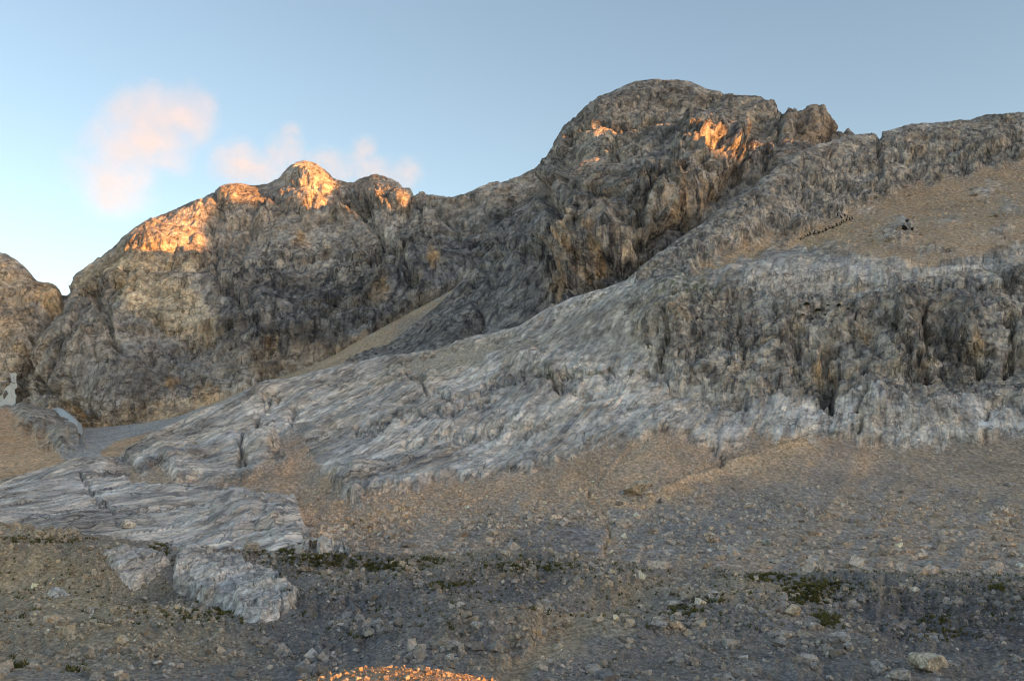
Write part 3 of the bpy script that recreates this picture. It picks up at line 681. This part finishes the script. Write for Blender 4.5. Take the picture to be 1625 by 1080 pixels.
CUBE = np.array([(-1,-1,-1),(1,-1,-1),(1,1,-1),(-1,1,-1),(-1,-1,1),(1,-1,1),(1,1,1),(-1,1,1)], float) * .5
CF = np.array([(0,2,1),(0,3,2),(4,5,6),(4,6,7),(0,1,5),(0,5,4),(1,2,6),(1,6,5),(2,3,7),(2,7,6),(3,0,4),(3,4,7)])
def rubble(name, layer, count, weight, size, label, cols, mat, cap=8.0, sink=.15, big=None):
    P, qx, qy, N = STORE[layer]
    w = np.maximum(weight, 0); w = w / w.sum()
    k = RND.choice(len(P), count, p=w)
    j = RND.uniform(-1, 1, (count, 2)) * {'fore': (.12, .5), 'hill': (.35, 1.0), 'mound': (.08, .08)}[layer]
    pos = P[k].copy(); pos[:, :2] += j; pos[:, 2] -= (N[k, 0] * j[:, 0] + N[k, 1] * j[:, 1]) / np.maximum(N[k, 2], .3)
    d = size * np.minimum((1 - RND.rand(count)) ** -.5, cap) * (1 if big is None else big[k])
    B = CUBE[None] * RND.uniform(.65, 1.3, (count, 8, 3)) * np.stack([np.ones(count), RND.uniform(.6, 1, count), RND.uniform(.4, .85, count)], 1)[:, None]
    q = RND.normal(size=(count, 4)) * np.array([1, .35, .35, 1]); q /= np.linalg.norm(q, axis=1, keepdims=True)
    W_, X_, Y_, Z_ = q.T
    Rm = np.stack([1-2*(Y_**2+Z_**2), 2*(X_*Y_-Z_*W_), 2*(X_*Z_+Y_*W_), 2*(X_*Y_+Z_*W_), 1-2*(X_**2+Z_**2), 2*(Y_*Z_-X_*W_), 2*(X_*Z_-Y_*W_), 2*(Y_*Z_+X_*W_), 1-2*(X_**2+Y_**2)], 1).reshape(-1, 3, 3)
    B = np.einsum('nij,nkj->nki', Rm, B) * d[:, None, None] + pos[:, None] + np.array([0, 0, 1]) * (d * sink)[:, None, None]
    cc = np.array(cols)[RND.randint(0, len(cols), count)]
    if layer + '_col' in STORE: cc = .25 * cc + .90 * STORE[layer + '_col'][k]  # stones follow the ground colour, including shading painted into the foreground
    cc = cc * RND.uniform(.55, 1.3, (count, 1)) * np.where(RND.rand(count, 1) < .06, 1.5, 1.0)
    o = mesh_np(name, B.reshape(-1, 3), (CF[None] + 8 * np.arange(count)[:, None, None]).reshape(-1, 3), mat, np.repeat(cc, 8, 0), smooth=False)
    return tag(o, label, None, None, 'stuff')

def patch(name, layer, poly, h, mat, col, seed, soft=8, step=1.6, rough=1.0, edge=.6, fit=False):
    """a body of rock or snow swelling out of the ground inside an outline"""
    a = np.array(poly, float); x0, y0 = a.min(0) - 4; x1, y1 = a.max(0) + 4
    gx, gy = np.meshgrid(np.arange(x0, x1, step), np.arange(y1, y0, -step))
    P, qx, qy, N = STORE[layer]
    m = np.where((qx > x0 - 12) & (qx < x1 + 12) & (qy > y0 - 12) & (qy < y1 + 12))[0]
    front = P[m, 1] < np.median(P[m, 1]) * 1.35
    m = m[front]
    out = np.zeros(gx.shape + (3,))
    for i in range(gx.shape[0]):
        d = (qx[m][None] - gx[i][:, None]) ** 2 + (qy[m][None] - gy[i][:, None]) ** 2
        near = np.argpartition(d, 8, axis=1)[:, :8]
        w = 1 / (np.take_along_axis(d, near, 1) + .6); yy = P[m][near][..., 1]
        w = np.where(yy < yy.min(1, keepdims=True) * 1.05, w, 0); w /= w.sum(1, keepdims=True)
        out[i] = (P[m][near] * w[..., None]).sum(1)
    if fit:                                      # one even slope under the whole rock
        A = lambda x, y: np.stack([np.ones_like(x), x, y, x * y, x * x, y * y], -1)
        u, t = (qx[m] - x0) / 100, (qy[m] - y0) / 100
        k, *_ = np.linalg.lstsq(A(u, t), P[m], rcond=None)
        out = A((gx - x0) / 100, (gy - y0) / 100) @ k
    wob = 5 * fbm(np.stack([gx / 16, gy / 16, gx * 0 + seed], -1), 3, seed)
    sd = poly_sd(gx + wob, gy + wob, poly)
    fq = np.stack([gx / 34, gy / 15, gx * 0 + seed], -1)
    fv, fe = facet(fq + .25 * fbm(fq * 1.5, 3, seed)[..., None], seed, 1.6)
    hh = sstep(-1, soft, sd) * h * (1 + (.38 * fv - .3 * np.exp(-(fe / .06) ** 2)) * rough) - edge * sstep(1, -3, sd)
    mpp = np.median(out[..., 1]) / F
    rel = rock_relief(out, mpp * 1.0, seed + 300, .6, 1.0) * rough * sstep(1, 7, sd)
    out[..., 2] += hh + rel * .8; out[..., 1] -= rel * .15
    keepf = sd > -4
    c = np.ones(out.shape) * np.array(col)
    return grid_obj(name, out, mat, c, {'streak': np.ones(gx.shape) * .35, 'rock': np.ones(gx.shape) * .8}, keepf)

def outcrops():
    M = rock_mat('outcrop_limestone', .075, (1, .7, .8), .4, along=.5, shear=.3)
    for poly, h, col, lab in (
        ([(162,880),(180,870),(230,868),(262,880),(272,893),(245,915),(215,938),(205,935),(178,905)], .7, (.36,.35,.345), 'smaller pale rock outcrop at the left, sharp blue-grey face on its left flank'),
        ([(275,905),(285,880),(300,872),(340,880),(385,890),(400,905),(440,915),(478,945),(470,960),(430,985),(400,990),(370,975),(320,960),(280,940),(272,925)], 1.0, (.37,.36,.355), 'largest pale rock outcrop of the foreground, long with a ragged lower right end'),
        ([(62,945),(90,935),(120,950),(165,970),(170,982),(140,985),(100,970)], .6, (.32,.305,.29), 'low cracked rock outcrop on the tan slope at the far left'),
        ([(450,868),(480,852),(530,848),(565,872),(560,880),(500,878)], 1.0, (.39,.385,.38), 'white rock outcrop on the crest beside the dark grass'),
        ([(262,864),(300,860),(332,872),(326,884),(290,880)], .4, (.38,.38,.38), 'thin pale slab above the largest outcrop')):
        o = patch('rock_outcrop', 'fore', poly, h, M, col, int(poly[0][0]), fit=poly[0][0] == 62)
        tag(o, lab, 'outcrop')
    Ms, n, l, b = nt('old_snow'); b.inputs['Base Color'].default_value = (.66, .66, .62, 1); b.inputs['Roughness'].default_value = .6
    bu = n.new('ShaderNodeBump'); bu.inputs['Distance'].default_value = 1.0
    l.new(noise(n, l, n.new('ShaderNodeNewGeometry').outputs['Position'], .25, 5, .6), bu.inputs['Height']); l.new(bu.outputs[0], b.inputs['Normal'])
    for poly, lab in (([(-12,620),(4,606),(16,592),(24,597),(24,612),(20,632),(14,650),(4,640),(-12,648)], 'grey-white snow patch in the gully at the left edge'),
                      ([(88,645),(100,651),(113,661),(125,672),(127,684),(118,678),(103,664)], 'thin strip of snow along the foot of the dark spur')):
        o = patch('snow', 'basin' if poly[0][0] > 0 else 'left', poly, 4.5, Ms, (.6,.6,.58), 5, soft=5, step=1.2, rough=0, edge=.3, fit=True)
        tag(o, lab, 'snow', kind='stuff')

B = [ # layer, px, py, width, label, colour, flatness
 ('fore',1475,1062,62,'big pale cracked boulder in the bottom right corner',(.40,.37,.32),.72),
 ('fore',1432,1084,40,'pale boulder cut by the bottom edge, just left of the big cracked one',(.38,.37,.35),.55),
 ('fore',1395,1068,24,'round blue-grey boulder left of the big cracked boulder',(.30,.31,.32),.9),
 ('fore',1500,1058,18,'small pale stone leaning on the right side of the big cracked boulder',(.36,.34,.31),.8),
 ('fore',1330,1020,38,'blue-grey boulder below the dark grass patches on the right',(.33,.34,.35),.75),
 ('fore',1259,974,26,'pointed cream boulder with a bright right face',(.46,.40,.32),.95),
 ('fore',1238,970,26,'darker pinkish boulder touching the pointed cream one',(.31,.27,.25),.8),
 ('fore',1292,994,28,'flat pale boulder between the cream boulder and the blue-grey one',(.36,.36,.36),.5),
 ('fore',1248,1008,26,'low pale boulder below the cream pointed boulder',(.35,.34,.33),.55),
 ('fore',1300,1022,12,'small white stone beside the blue-grey boulder',(.42,.40,.37),.7),
 ('fore',1047,998,32,'pale rounded boulder standing alone right of the path',(.38,.38,.38),.85),
 ('fore',1068,958,30,'long flat pale boulder above the lone rounded boulder',(.36,.35,.34),.45),
 ('fore',1132,941,24,'flat white boulder with grass along its right side',(.44,.44,.44),.4),
 ('fore',1202,941,20,'flat pale boulder left of the largest grass patch',(.38,.37,.36),.45),
 ('fore',1090,992,14,'small grey stone right of the lone rounded boulder',(.32,.32,.32),.7),
 ('fore',901,992,15,'cream block standing on the left edge of the path',(.45,.40,.33),.95),
 ('fore',883,996,13,'small grey block beside the cream block by the path',(.35,.34,.33),.8),
 ('fore',858,1004,20,'low grey boulder left of the cream block by the path',(.33,.33,.33),.5),
 ('fore',855,969,11,'small round pale boulder above the path blocks',(.40,.37,.34),.9),
 ('fore',797,915,15,'pale boulder on the grassy crest in the middle',(.40,.37,.33),.8),
 ('fore',797,926,9,'small white stone right below the crest boulder',(.45,.43,.40),.9),
 ('fore',803,881,14,'round pale boulder sitting on the skyline of the crest',(.38,.36,.33),.7),
 ('fore',730,960,16,'pointed blue-white boulder in the middle foreground',(.40,.41,.42),.9),
 ('fore',754,996,18,'blue-white boulder below the pointed one',(.37,.38,.39),.7),
 ('fore',582,1008,20,'grey boulder left of centre above the sunlit mound',(.33,.33,.32),.7),
 ('fore',571,949,9,'small pale stone upright in the left centre gravel',(.38,.37,.36),1.0),
 ('fore',575,904,10,'white stone in the dark grass left of centre',(.46,.45,.43),.8),
 ('fore',1340,930,16,'grey boulder in the middle of the right grass patches',(.32,.31,.30),.6),
 ('fore',480,905,30,'brown rounded boulder half sunk right of the big outcrop',(.29,.26,.22),.5),
 ('hill',398,868,28,'cream rounded boulder at the foot of the pale slabs',(.42,.38,.33),.6),
 ('hill',205,836,24,'round white boulder lying on the lower left slabs',(.39,.365,.335),.8),
 ('hill',1010,783,34,'largest cream boulder of the pile on the upper scree',(.40,.36,.30),.75),
 ('hill',1027,770,20,'upper boulder of the cream pile on the scree',(.40,.38,.34),.6),
 ('hill',990,783,13,'dark little boulder at the left of the cream pile',(.26,.26,.27),.8),
 ('hill',1031,784,15,'flat boulder at the right foot of the cream pile',(.38,.34,.29),.5),
 ('hill',994,838,28,'grey boulder with a pinkish right side below the cream pile',(.32,.31,.30),.6),
 ('hill',1132,860,26,'reddish-brown boulder in the lower middle scree',(.32,.26,.22),.6),
 ('hill',1146,874,24,'pale flat boulder just below the reddish-brown one',(.36,.34,.31),.45),
 ('hill',1073,864,18,'pale boulder left of the reddish-brown one',(.38,.36,.34),.8),
 ('hill',1216,867,20,'blue-grey boulder right of the reddish-brown one',(.30,.32,.32),.6),
 ('hill',1231,888,22,'dark-edged flat boulder under the blue-grey scree boulder',(.32,.31,.29),.4),
 ('hill',1190,803,16,'grey boulder at the upper end of a line of scree stones',(.33,.32,.31),.6),
 ('hill',1355,789,14,'lone pale boulder high on the grey scree',(.36,.36,.36),.9),
 ('hill',1600,769,18,'flat dark boulder near the right edge of the scree',(.27,.27,.28),.4),
 ('hill',1475,900,28,'long low dark boulder at the bottom of the right scree',(.25,.25,.25),.35),
 ('hill',1470,872,20,'wide pale boulder at the right foot of the scree',(.34,.34,.33),.5),
 ('hill',1340,898,24,'tan flat boulder at the middle foot of the scree',(.34,.31,.26),.4),
 ('hill',1415,383,22,'biggest pale rock of the cluster on the brown talus',(.33,.33,.335),.8),
 ('hill',1403,372,12,'narrow pale rock at the left of the talus cluster',(.33,.33,.34),1.0),
 ('hill',1424,366,14,'pinkish rock at the top of the talus cluster',(.34,.32,.31),.8),
 ('hill',1438,362,12,'square black block for the shadowed cleft right of the talus cluster',(.03,.03,.033),.9),  # this and the next two: shade between rocks painted as black blocks
 ('hill',1439,350,6,'small black block for the shadowed gap above the talus cluster',(.03,.03,.033),1.0),
 ('hill',1449,364,5,'thin black sliver for the shadowed crack at the right of the talus cluster',(.03,.03,.033),1.6),
 ('hill',1454,361,9,'small pale rock at the right end of the talus cluster',(.37,.37,.37),.8),
 ('hill',1546,309,15,'pale rock high on the brown talus',(.36,.36,.36),.5),
 ('hill',1566,323,9,'small white rock below the highest talus rock',(.42,.42,.42),.8),
 ('hill',1580,344,16,'flat pale rock on the right part of the talus',(.35,.35,.35),.4),
]
def boulders():
    for layer, x, y, w, lab, col, fl in B:
        boulder('boulder', layer, x, y, w, lab, None, col, fl)
    # loose stones: each told by size, tone, shape and the landmark it lies by
    r = np.random.RandomState(3)
    MARK = {'fore': [(1475,1050,'the big cracked corner boulder'),(1330,1010,'the blue-grey boulder'),(1259,965,'the pointed cream boulder'),(1047,990,'the lone rounded boulder'),(1132,938,'the flat white boulder'),(1300,935,'the largest grass patch'),(1485,984,'the oval grass patch'),(1085,973,'the lone boulder grass'),(901,985,'the cream block by the path'),
                     (797,912,'the crest boulder'),(730,955,'the pointed blue-white boulder'),(754,990,'the lower blue-white boulder'),(582,1004,'the grey mid boulder'),(505,888,'the long strip of grass'),(700,931,'the small grass patch'),(375,930,'the largest outcrop'),(215,900,'the smaller outcrop'),(115,960,'the low cracked outcrop'),(620,1060,'the sunlit mound'),(930,980,'the foreground path'),(1585,934,'the rightmost grass patch'),(60,900,'the tan slope'),(20,1055,'the corner grass tuft')],
            'hill': [(1010,775,'the cream boulder pile'),(994,832,'the pink-sided boulder'),(1132,855,'the reddish-brown boulder'),(1216,863,'the blue-grey scree boulder'),(1190,800,'the line of scree stones'),(1355,785,'the lone scree boulder'),(1600,766,'the flat dark edge boulder'),(1475,895,'the long low dark boulder'),(1470,868,'the wide pale boulder'),(1340,893,'the tan flat boulder'),(1073,860,'the pale middle boulder'),(860,860,'the dark gravel patch'),(965,850,'the scree path'),(1130,745,'the diagonal terrace edge'),
                     (1420,372,'the talus rock cluster'),(1546,306,'the highest pale rock'),(1580,340,'the flat right-hand rock'),(1566,320,'the small white rock')]}
    used = set()
    def name_it(layer, x, y, size, tone, shape, where):
        order = sorted(MARK[layer], key=lambda m: math.hypot(m[0] - x, (m[1] - y) * 2.5))
        lab = None
        for mx, my, mk in order[:5]:
            dx, dy = x - mx, (y - my) * 2.5
            side = ('right of' if dx > 0 else 'left of') if abs(dx) > abs(dy) * 1.8 else ('below' if dy > 0 else 'above') if abs(dy) > abs(dx) * 1.8 else ('lower right of' if dx > 0 else 'lower left of') if dy > 0 else ('upper right of' if dx > 0 else 'upper left of')
            lab = f'{size} {tone} {shape} stone {side} {mk} {where}'
            if lab not in used: break
        used.add(lab); return lab
    def many(n, layer, x0, x1, y0, y1, w0, w1, where, grp, test=None, base=(.33, .32, .305)):
        k = 0
        for _ in range(n * 6):
            if k >= n: break
            x, y = r.uniform(x0, x1), r.uniform(y0, y1)
            if test and not test(x, y): continue
            t = r.rand() ** 2.5; w = w0 + (w1 - w0) * t; br = r.uniform(.8, 1.4); fl = r.uniform(.4, .95)
            lab = name_it(layer, x, y, 'tiny' if t < .08 else 'small' if t < .4 else 'larger', 'dark' if br < .95 else 'grey' if br < 1.18 else 'pale', 'flat' if fl < .55 else 'blocky' if fl < .78 else 'upright', where)
            boulder('stone', layer, x, y, w, lab, grp, np.array(base) * br, fl, int(r.randint(1, 99999)), 'stone', ICO2); k += 1
    many(100, 'fore', 0, 1620, 890, 1072, 6, 15, 'on foreground gravel', 'loose stones on the foreground gravel', lambda x, y: y > crest_y(x) + 8)
    many(85, 'hill', 800, 1620, 770, 900, 5, 13, 'on lower scree', 'loose stones on the lower scree', lambda x, y: y < crest_y(x) - 6)
    many(18, 'hill', 1380, 1620, 290, 385, 4, 8, 'on upper talus', 'loose stones on the upper talus')

def scatter():
    P, qx, qy, N = STORE['fore']
    inview = ((qx > -40) & (qx < 1665) & (qy < 1110) & (qy > 800)).astype(float)
    q = np.stack([qx / 70, qy / 30, qx * 0], -1)
    clump = .35 + 1.3 * sstep(-.25, .45, fbm(q, 3, 400))
    cell = (P[:, 1] / 110) ** 2.2 + .05
    path = np.exp(-(seg_dist(qx, qy, [(790,1080),(860,1025),(930,980),(1010,945),(1060,915)], False) / 18) ** 2)
    tan = sstep(10, -20, poly_sd(qx, qy, [(-150,860),(100,880),(160,930),(200,960),(120,990),(40,960),(-150,930)]))
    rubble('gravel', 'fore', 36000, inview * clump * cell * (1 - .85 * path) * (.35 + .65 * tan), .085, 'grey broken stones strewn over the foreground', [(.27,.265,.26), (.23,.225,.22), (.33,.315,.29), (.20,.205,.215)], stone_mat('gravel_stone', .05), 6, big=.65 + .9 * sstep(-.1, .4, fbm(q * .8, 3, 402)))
    P, qx, qy, N = STORE['hill']; scree, V = (a.ravel() for a in STORE['hill_scree'])
    low = (scree > .8) & (V < 2.2) & (qx > -20) & (qx < 1650)
    q = np.stack([qx / 60, qy / 22, qx * 0], -1)
    wgt = low * (.08 + sstep(720, 860, qy)) * (.3 + 1.2 * sstep(-.2, .4, fbm(q, 3, 410)))
    rubble('scree', 'hill', 14000, wgt, .22, 'grey and tan stones covering the scree bowl', [(.28,.265,.24), (.22,.22,.22), (.33,.30,.26), (.25,.245,.24)], stone_mat('scree_stone', .13), 5, big=.6 + .9 * sstep(760, 890, qy) * (.5 + sstep(-.1, .4, fbm(q, 3, 412))))
    up = (scree > .8) & (V > 4.2) & (qx > 1080) & (qx < 1650)
    rubble('rubble', 'hill', 1500, up * 1.0, .32, 'small rocks scattered over the upper talus', [(.30,.27,.23), (.26,.24,.22), (.35,.34,.33)], stone_mat('talus_stone', .3), 4)
    P, qx, qy, N = STORE['mound']
    near = ((P[:, 1] > 5) & (P[:, 1] < 10) & (np.abs(P[:, 0] + 1) < 3)).astype(float)
    rubble('pebbles', 'mound', 9000, near, .008, 'orange sunlit pebbles on the mound at the bottom edge', [(.24,.21,.17), (.20,.17,.13), (.30,.27,.23), (.15,.13,.11)], stone_mat('pebble_stone', .006), 5, .25)

def plants():
    m, n, l, b = nt('alpine_grass')
    c = n.new('ShaderNodeAttribute'); c.attribute_name = 'col'; l.new(c.outputs['Color'], b.inputs['Base Color'])
    P, qx, qy, N = STORE['fore']
    w = np.zeros(len(P))
    for x, y, rx, ry, k in [(430,876,34,6,1),(505,888,50,9,1.2),(600,897,60,8,1),(252,874,14,9,1.2),(256,886,9,7,1.2),(835,899,60,7,.9),(700,931,13,6,1),(738,927,26,4,.7),(1225,917,34,5,1),(1300,935,44,12,1.6),(1290,948,36,8,1.4),(1312,985,15,10,1.2),(1485,984,20,5,1.2),(1585,934,16,5,1),
                            (1085,973,26,7,.9),(1125,952,30,5,.6),(18,1056,16,7,.8),(120,1062,22,6,.5),(330,975,60,12,.35),(60,857,60,5,.4),(560,1012,14,6,.4),(1500,1005,60,10,.25),(660,890,40,5,.7)]:
        w += k * np.exp(-(((qx - x) / rx) ** 2 + ((qy - y) / ry) ** 2) ** 1.5)
    w = (w + .02 * (qy < 1000) * (qy > 880)) * sstep(-.05, .25, fbm(np.stack([qx / 9, qy / 4, qx * 0], -1), 2, 500)) * (P[:, 1] / 100) ** 2
    nT, nb = 11000, 7
    k = RND.choice(len(P), nT, p=w / w.sum())
    base = P[k] + RND.uniform(-.12, .12, (nT, 3)) * np.array([1, 1, 0])
    h = RND.uniform(.14, .46, nT)
    ang = RND.uniform(0, 6.28, (nT, nb)); ln = RND.uniform(.3, 1.1, (nT, nb))
    root = base[:, None] + np.stack([np.cos(ang), np.sin(ang), ang * 0], -1) * .05
    tip = base[:, None] + np.stack([np.cos(ang) * ln * h[:, None], np.sin(ang) * ln * h[:, None], h[:, None] * RND.uniform(.5, 1, (nT, nb))], -1)
    side = np.stack([-np.sin(ang), np.cos(ang), ang * 0], -1) * .05
    V = np.stack([root - side, root + side, tip], 2).reshape(-1, 3)
    cc = np.array([(.065,.07,.025), (.045,.055,.02), (.12,.105,.045)])[RND.randint(0, 3, nT)] * RND.uniform(.6, 1.2, (nT, 1))
    o = mesh_np('grass', V, np.arange(len(V)).reshape(-1, 3), m, np.repeat(cc, nb * 3, 0), smooth=False)
    tag(o, 'dark green alpine grass in patches among the foreground stones', kind='stuff')
    ORD = ['leftmost', 'second', 'third', 'fourth', 'fifth', 'sixth', 'seventh', 'eighth', 'rightmost']
    for (x, y, w_), nth in zip(sorted([(1276,499,5),(1279,484,7),(1288,505,4),(1297,492,8),(1310,500,4),(1313,486,5),(1332,483,6),(1339,500,3),(1346,490,4)]), ORD):
        p, nr = ground('hill', x, y); s_ = w_ * p[1] / F
        k = 70
        u = RND.normal(size=(k, 3)); u /= np.linalg.norm(u, axis=1, keepdims=True); u *= RND.uniform(.3, .6, (k, 1)); u[:, 2] = np.abs(u[:, 2]) * .8
        e1 = RND.normal(size=(k, 3)) * .16; e2 = RND.normal(size=(k, 3)) * .16
        V = (np.stack([u - e1, u + e1, u + e2], 1).reshape(-1, 3)) * s_
        o = mesh_np('dark_speck', V, np.arange(3 * k).reshape(-1, 3), m, np.ones((3 * k, 3)) * np.array([.022, .027, .014]), smooth=False)  # tangle of near-black triangles at each small dark speck
        o.location = p
        tag(o, f'{nth} tiny dark speck' + ('' if nth.endswith('most') else ' from the left') + ' on the shelf above the cliff band', 'speck', 'dark low specks on the shelf')

def stubs():
    m, n, l, b = nt('near_black'); b.inputs['Base Color'].default_value = (.014, .013, .013, 1)
    root = link(bpy.data.objects.new('stub_row', None))  # near-black leaning stubs in a row, most joined by a low strip
    pts = [(1271,379),(1275,378),(1278.5,374.5),(1283,373),(1287,371.5),(1291,370.5),(1295,369.5),(1298,368.5),(1302,367),(1306,365.5),(1309.5,364),(1313,363),(1317,361.5),(1321,360),(1325,358.5),(1328.5,357),(1331,356),(1334,354.5),(1337.5,353),(1341,351.5),(1344,350),(1347,348),(1349.5,346.5),(1352,345.5),(1332,341.5),(1337,342.5),(1342,343),(1346,344)]
    W = [ground('hill', x, y + 1)[0] for x, y in pts]
    root.location = W[0]
    tag(root, 'row of short black leaning stubs along the tan path high on the talus', 'fence')
    V = np.array([(-.5,-.5,0),(.5,-.5,0),(.5,.5,0),(-.5,.5,0),(-.42,-.4,.8),(.42,-.4,.8),(.42,.4,.8),(-.42,.4,.8),(-.2,-.2,1),(.2,-.2,1),(.2,.2,1),(-.2,.2,1)])
    Q = np.array([(0,3,2,1),(0,1,5,4),(1,2,6,5),(2,3,7,6),(3,0,4,7),(4,5,9,8),(5,6,10,9),(6,7,11,10),(7,4,8,11),(8,9,10,11)])
    me = None
    for k, p in enumerate(W):
        if me is None:
            S = V * np.array([.62, .4, 2.1]); S[:, 0] -= .28 * S[:, 2]
            o = mesh_np('stub', S - np.array([0, 0, .35]), Q, m, smooth=False); me = o.data
        else:
            o = link(bpy.data.objects.new('stub', me))
        o.parent = root
        o.location = Vector(p - W[0]); o.rotation_euler = (0, RND.uniform(-.15, .12), RND.uniform(-.5, .5))
        f = RND.uniform(.7, 1.1); o.scale = (f * RND.uniform(.8, 1.2), f, f)
    idx = list(range(24)); Vr = []; Qr = []
    for a, b_ in zip(idx[:-1], idx[1:]):
        A, Bq = W[a] - W[0], W[b_] - W[0]; i = len(Vr)
        for c in (A, Bq):
            for dy, dz in ((-.12, .1), (.12, .1), (.12, .42), (-.12, .42)): Vr.append(c + np.array([0, dy, dz]))
        Qr += [(i, i+1, i+5, i+4), (i+1, i+2, i+6, i+5), (i+2, i+3, i+7, i+6), (i+3, i, i+4, i+7)]
    o = mesh_np('base_strip', np.array(Vr), np.array(Qr), m, smooth=False); o.parent = root

def cloud(label, blobs, D, dens, seed, scale):
    """thin evening cloud: a block of air whose droplets thicken round a few centres"""
    cs = [(at(x, y, D), rx * D / F, ry * D / F) for x, y, rx, ry in blobs]
    lo = np.min([c - np.array([rx, max(rx, ry), ry]) for c, rx, ry in cs], 0) - 5; hi = np.max([c + np.array([rx, max(rx, ry), ry]) for c, rx, ry in cs], 0) + 5
    ctr = (lo + hi) / 2; h = (hi - lo) / 2
    V = CUBE * 2 * h
    m = bpy.data.materials.new('cloud_droplets'); m.use_nodes = True; n = m.node_tree.nodes; l = m.node_tree.links; n.clear()
    out = n.new('ShaderNodeOutputMaterial'); vol = n.new('ShaderNodeVolumePrincipled')
    vol.inputs['Color'].default_value = (.99, .935, .93, 1); vol.inputs['Anisotropy'].default_value = .1  # pink of the evening sun tinted into the white droplets
    g = n.new('ShaderNodeNewGeometry').outputs['Position']
    wz = n.new('ShaderNodeTexNoise'); wz.inputs['Scale'].default_value = 1.1 / scale; wz.inputs['Detail'].default_value = 3; l.new(g, wz.inputs['Vector'])
    wv = n.new('ShaderNodeVectorMath'); wv.operation = 'SUBTRACT'; l.new(wz.outputs['Color'], wv.inputs[0]); wv.inputs[1].default_value = (.5, .5, .5)
    wp = n.new('ShaderNodeVectorMath'); wp.operation = 'MULTIPLY_ADD'; l.new(wv.outputs[0], wp.inputs[0]); wp.inputs[1].default_value = (scale * .9,) * 3; l.new(g, wp.inputs[2])
    acc = None
    for c, rx, ry in cs:
        a = n.new('ShaderNodeVectorMath'); a.operation = 'SUBTRACT'; l.new(wp.outputs[0], a.inputs[0]); a.inputs[1].default_value = tuple(c)
        b = n.new('ShaderNodeVectorMath'); b.operation = 'MULTIPLY'; l.new(a.outputs[0], b.inputs[0]); b.inputs[1].default_value = (1 / rx, 1 / max(rx, ry), 1 / ry)
        d = n.new('ShaderNodeVectorMath'); d.operation = 'LENGTH'; l.new(b.outputs[0], d.inputs[0])
        e = n.new('ShaderNodeMapRange'); e.interpolation_type = 'SMOOTHSTEP'; l.new(d.outputs['Value'], e.inputs[0])
        e.inputs[1].default_value = 1.0; e.inputs[2].default_value = .1; e.inputs[3].default_value = 0; e.inputs[4].default_value = 1
        if acc is None: acc = e.outputs[0]
        else:
            mx = n.new('ShaderNodeMath'); mx.operation = 'MAXIMUM'; l.new(acc, mx.inputs[0]); l.new(e.outputs[0], mx.inputs[1]); acc = mx.outputs[0]
    nz = noise(n, l, g, 1.9 / scale, 8, .62, .5)
    rg = n.new('ShaderNodeMapRange'); l.new(nz, rg.inputs[0]); rg.inputs[1].default_value = .31; rg.inputs[2].default_value = .74
    mm = n.new('ShaderNodeMath'); mm.operation = 'MULTIPLY'; l.new(acc, mm.inputs[0]); l.new(rg.outputs[0], mm.inputs[1])
    md = n.new('ShaderNodeMath'); md.operation = 'MULTIPLY'; l.new(mm.outputs[0], md.inputs[0]); md.inputs[1].default_value = dens
    l.new(md.outputs[0], vol.inputs['Density']); l.new(vol.outputs[0], out.inputs['Volume'])
    m.cycles.volume_step_rate = .4
    o = mesh_np('cloud', V, CF, m, smooth=False); o.location = ctr
    tag(o, label, 'cloud')

def clouds():
    cloud('wing-shaped pink cloud standing above the far mountain', [(160,285,64,80),(180,240,68,80),(215,200,70,66),(255,180,68,56),(295,175,56,52),(200,290,64,70),(320,195,44,56),(265,245,70,40)], 3000, .0085, 1, 190)
    cloud('low row of small pink puffs drifting behind the orange summit', [(375,250,60,40),(455,245,48,46),(460,215,26,30),(515,258,50,40),(578,242,32,34),(590,272,56,36),(640,278,44,34),(540,265,56,36),(400,272,90,34)], 3200, .0070, 2, 90)

left_mountain(); shade_ridge(); basin(); centre_peak(); hillside(); foreground(); mound(); surroundings()
outcrops(); boulders(); scatter(); plants(); stubs(); clouds()
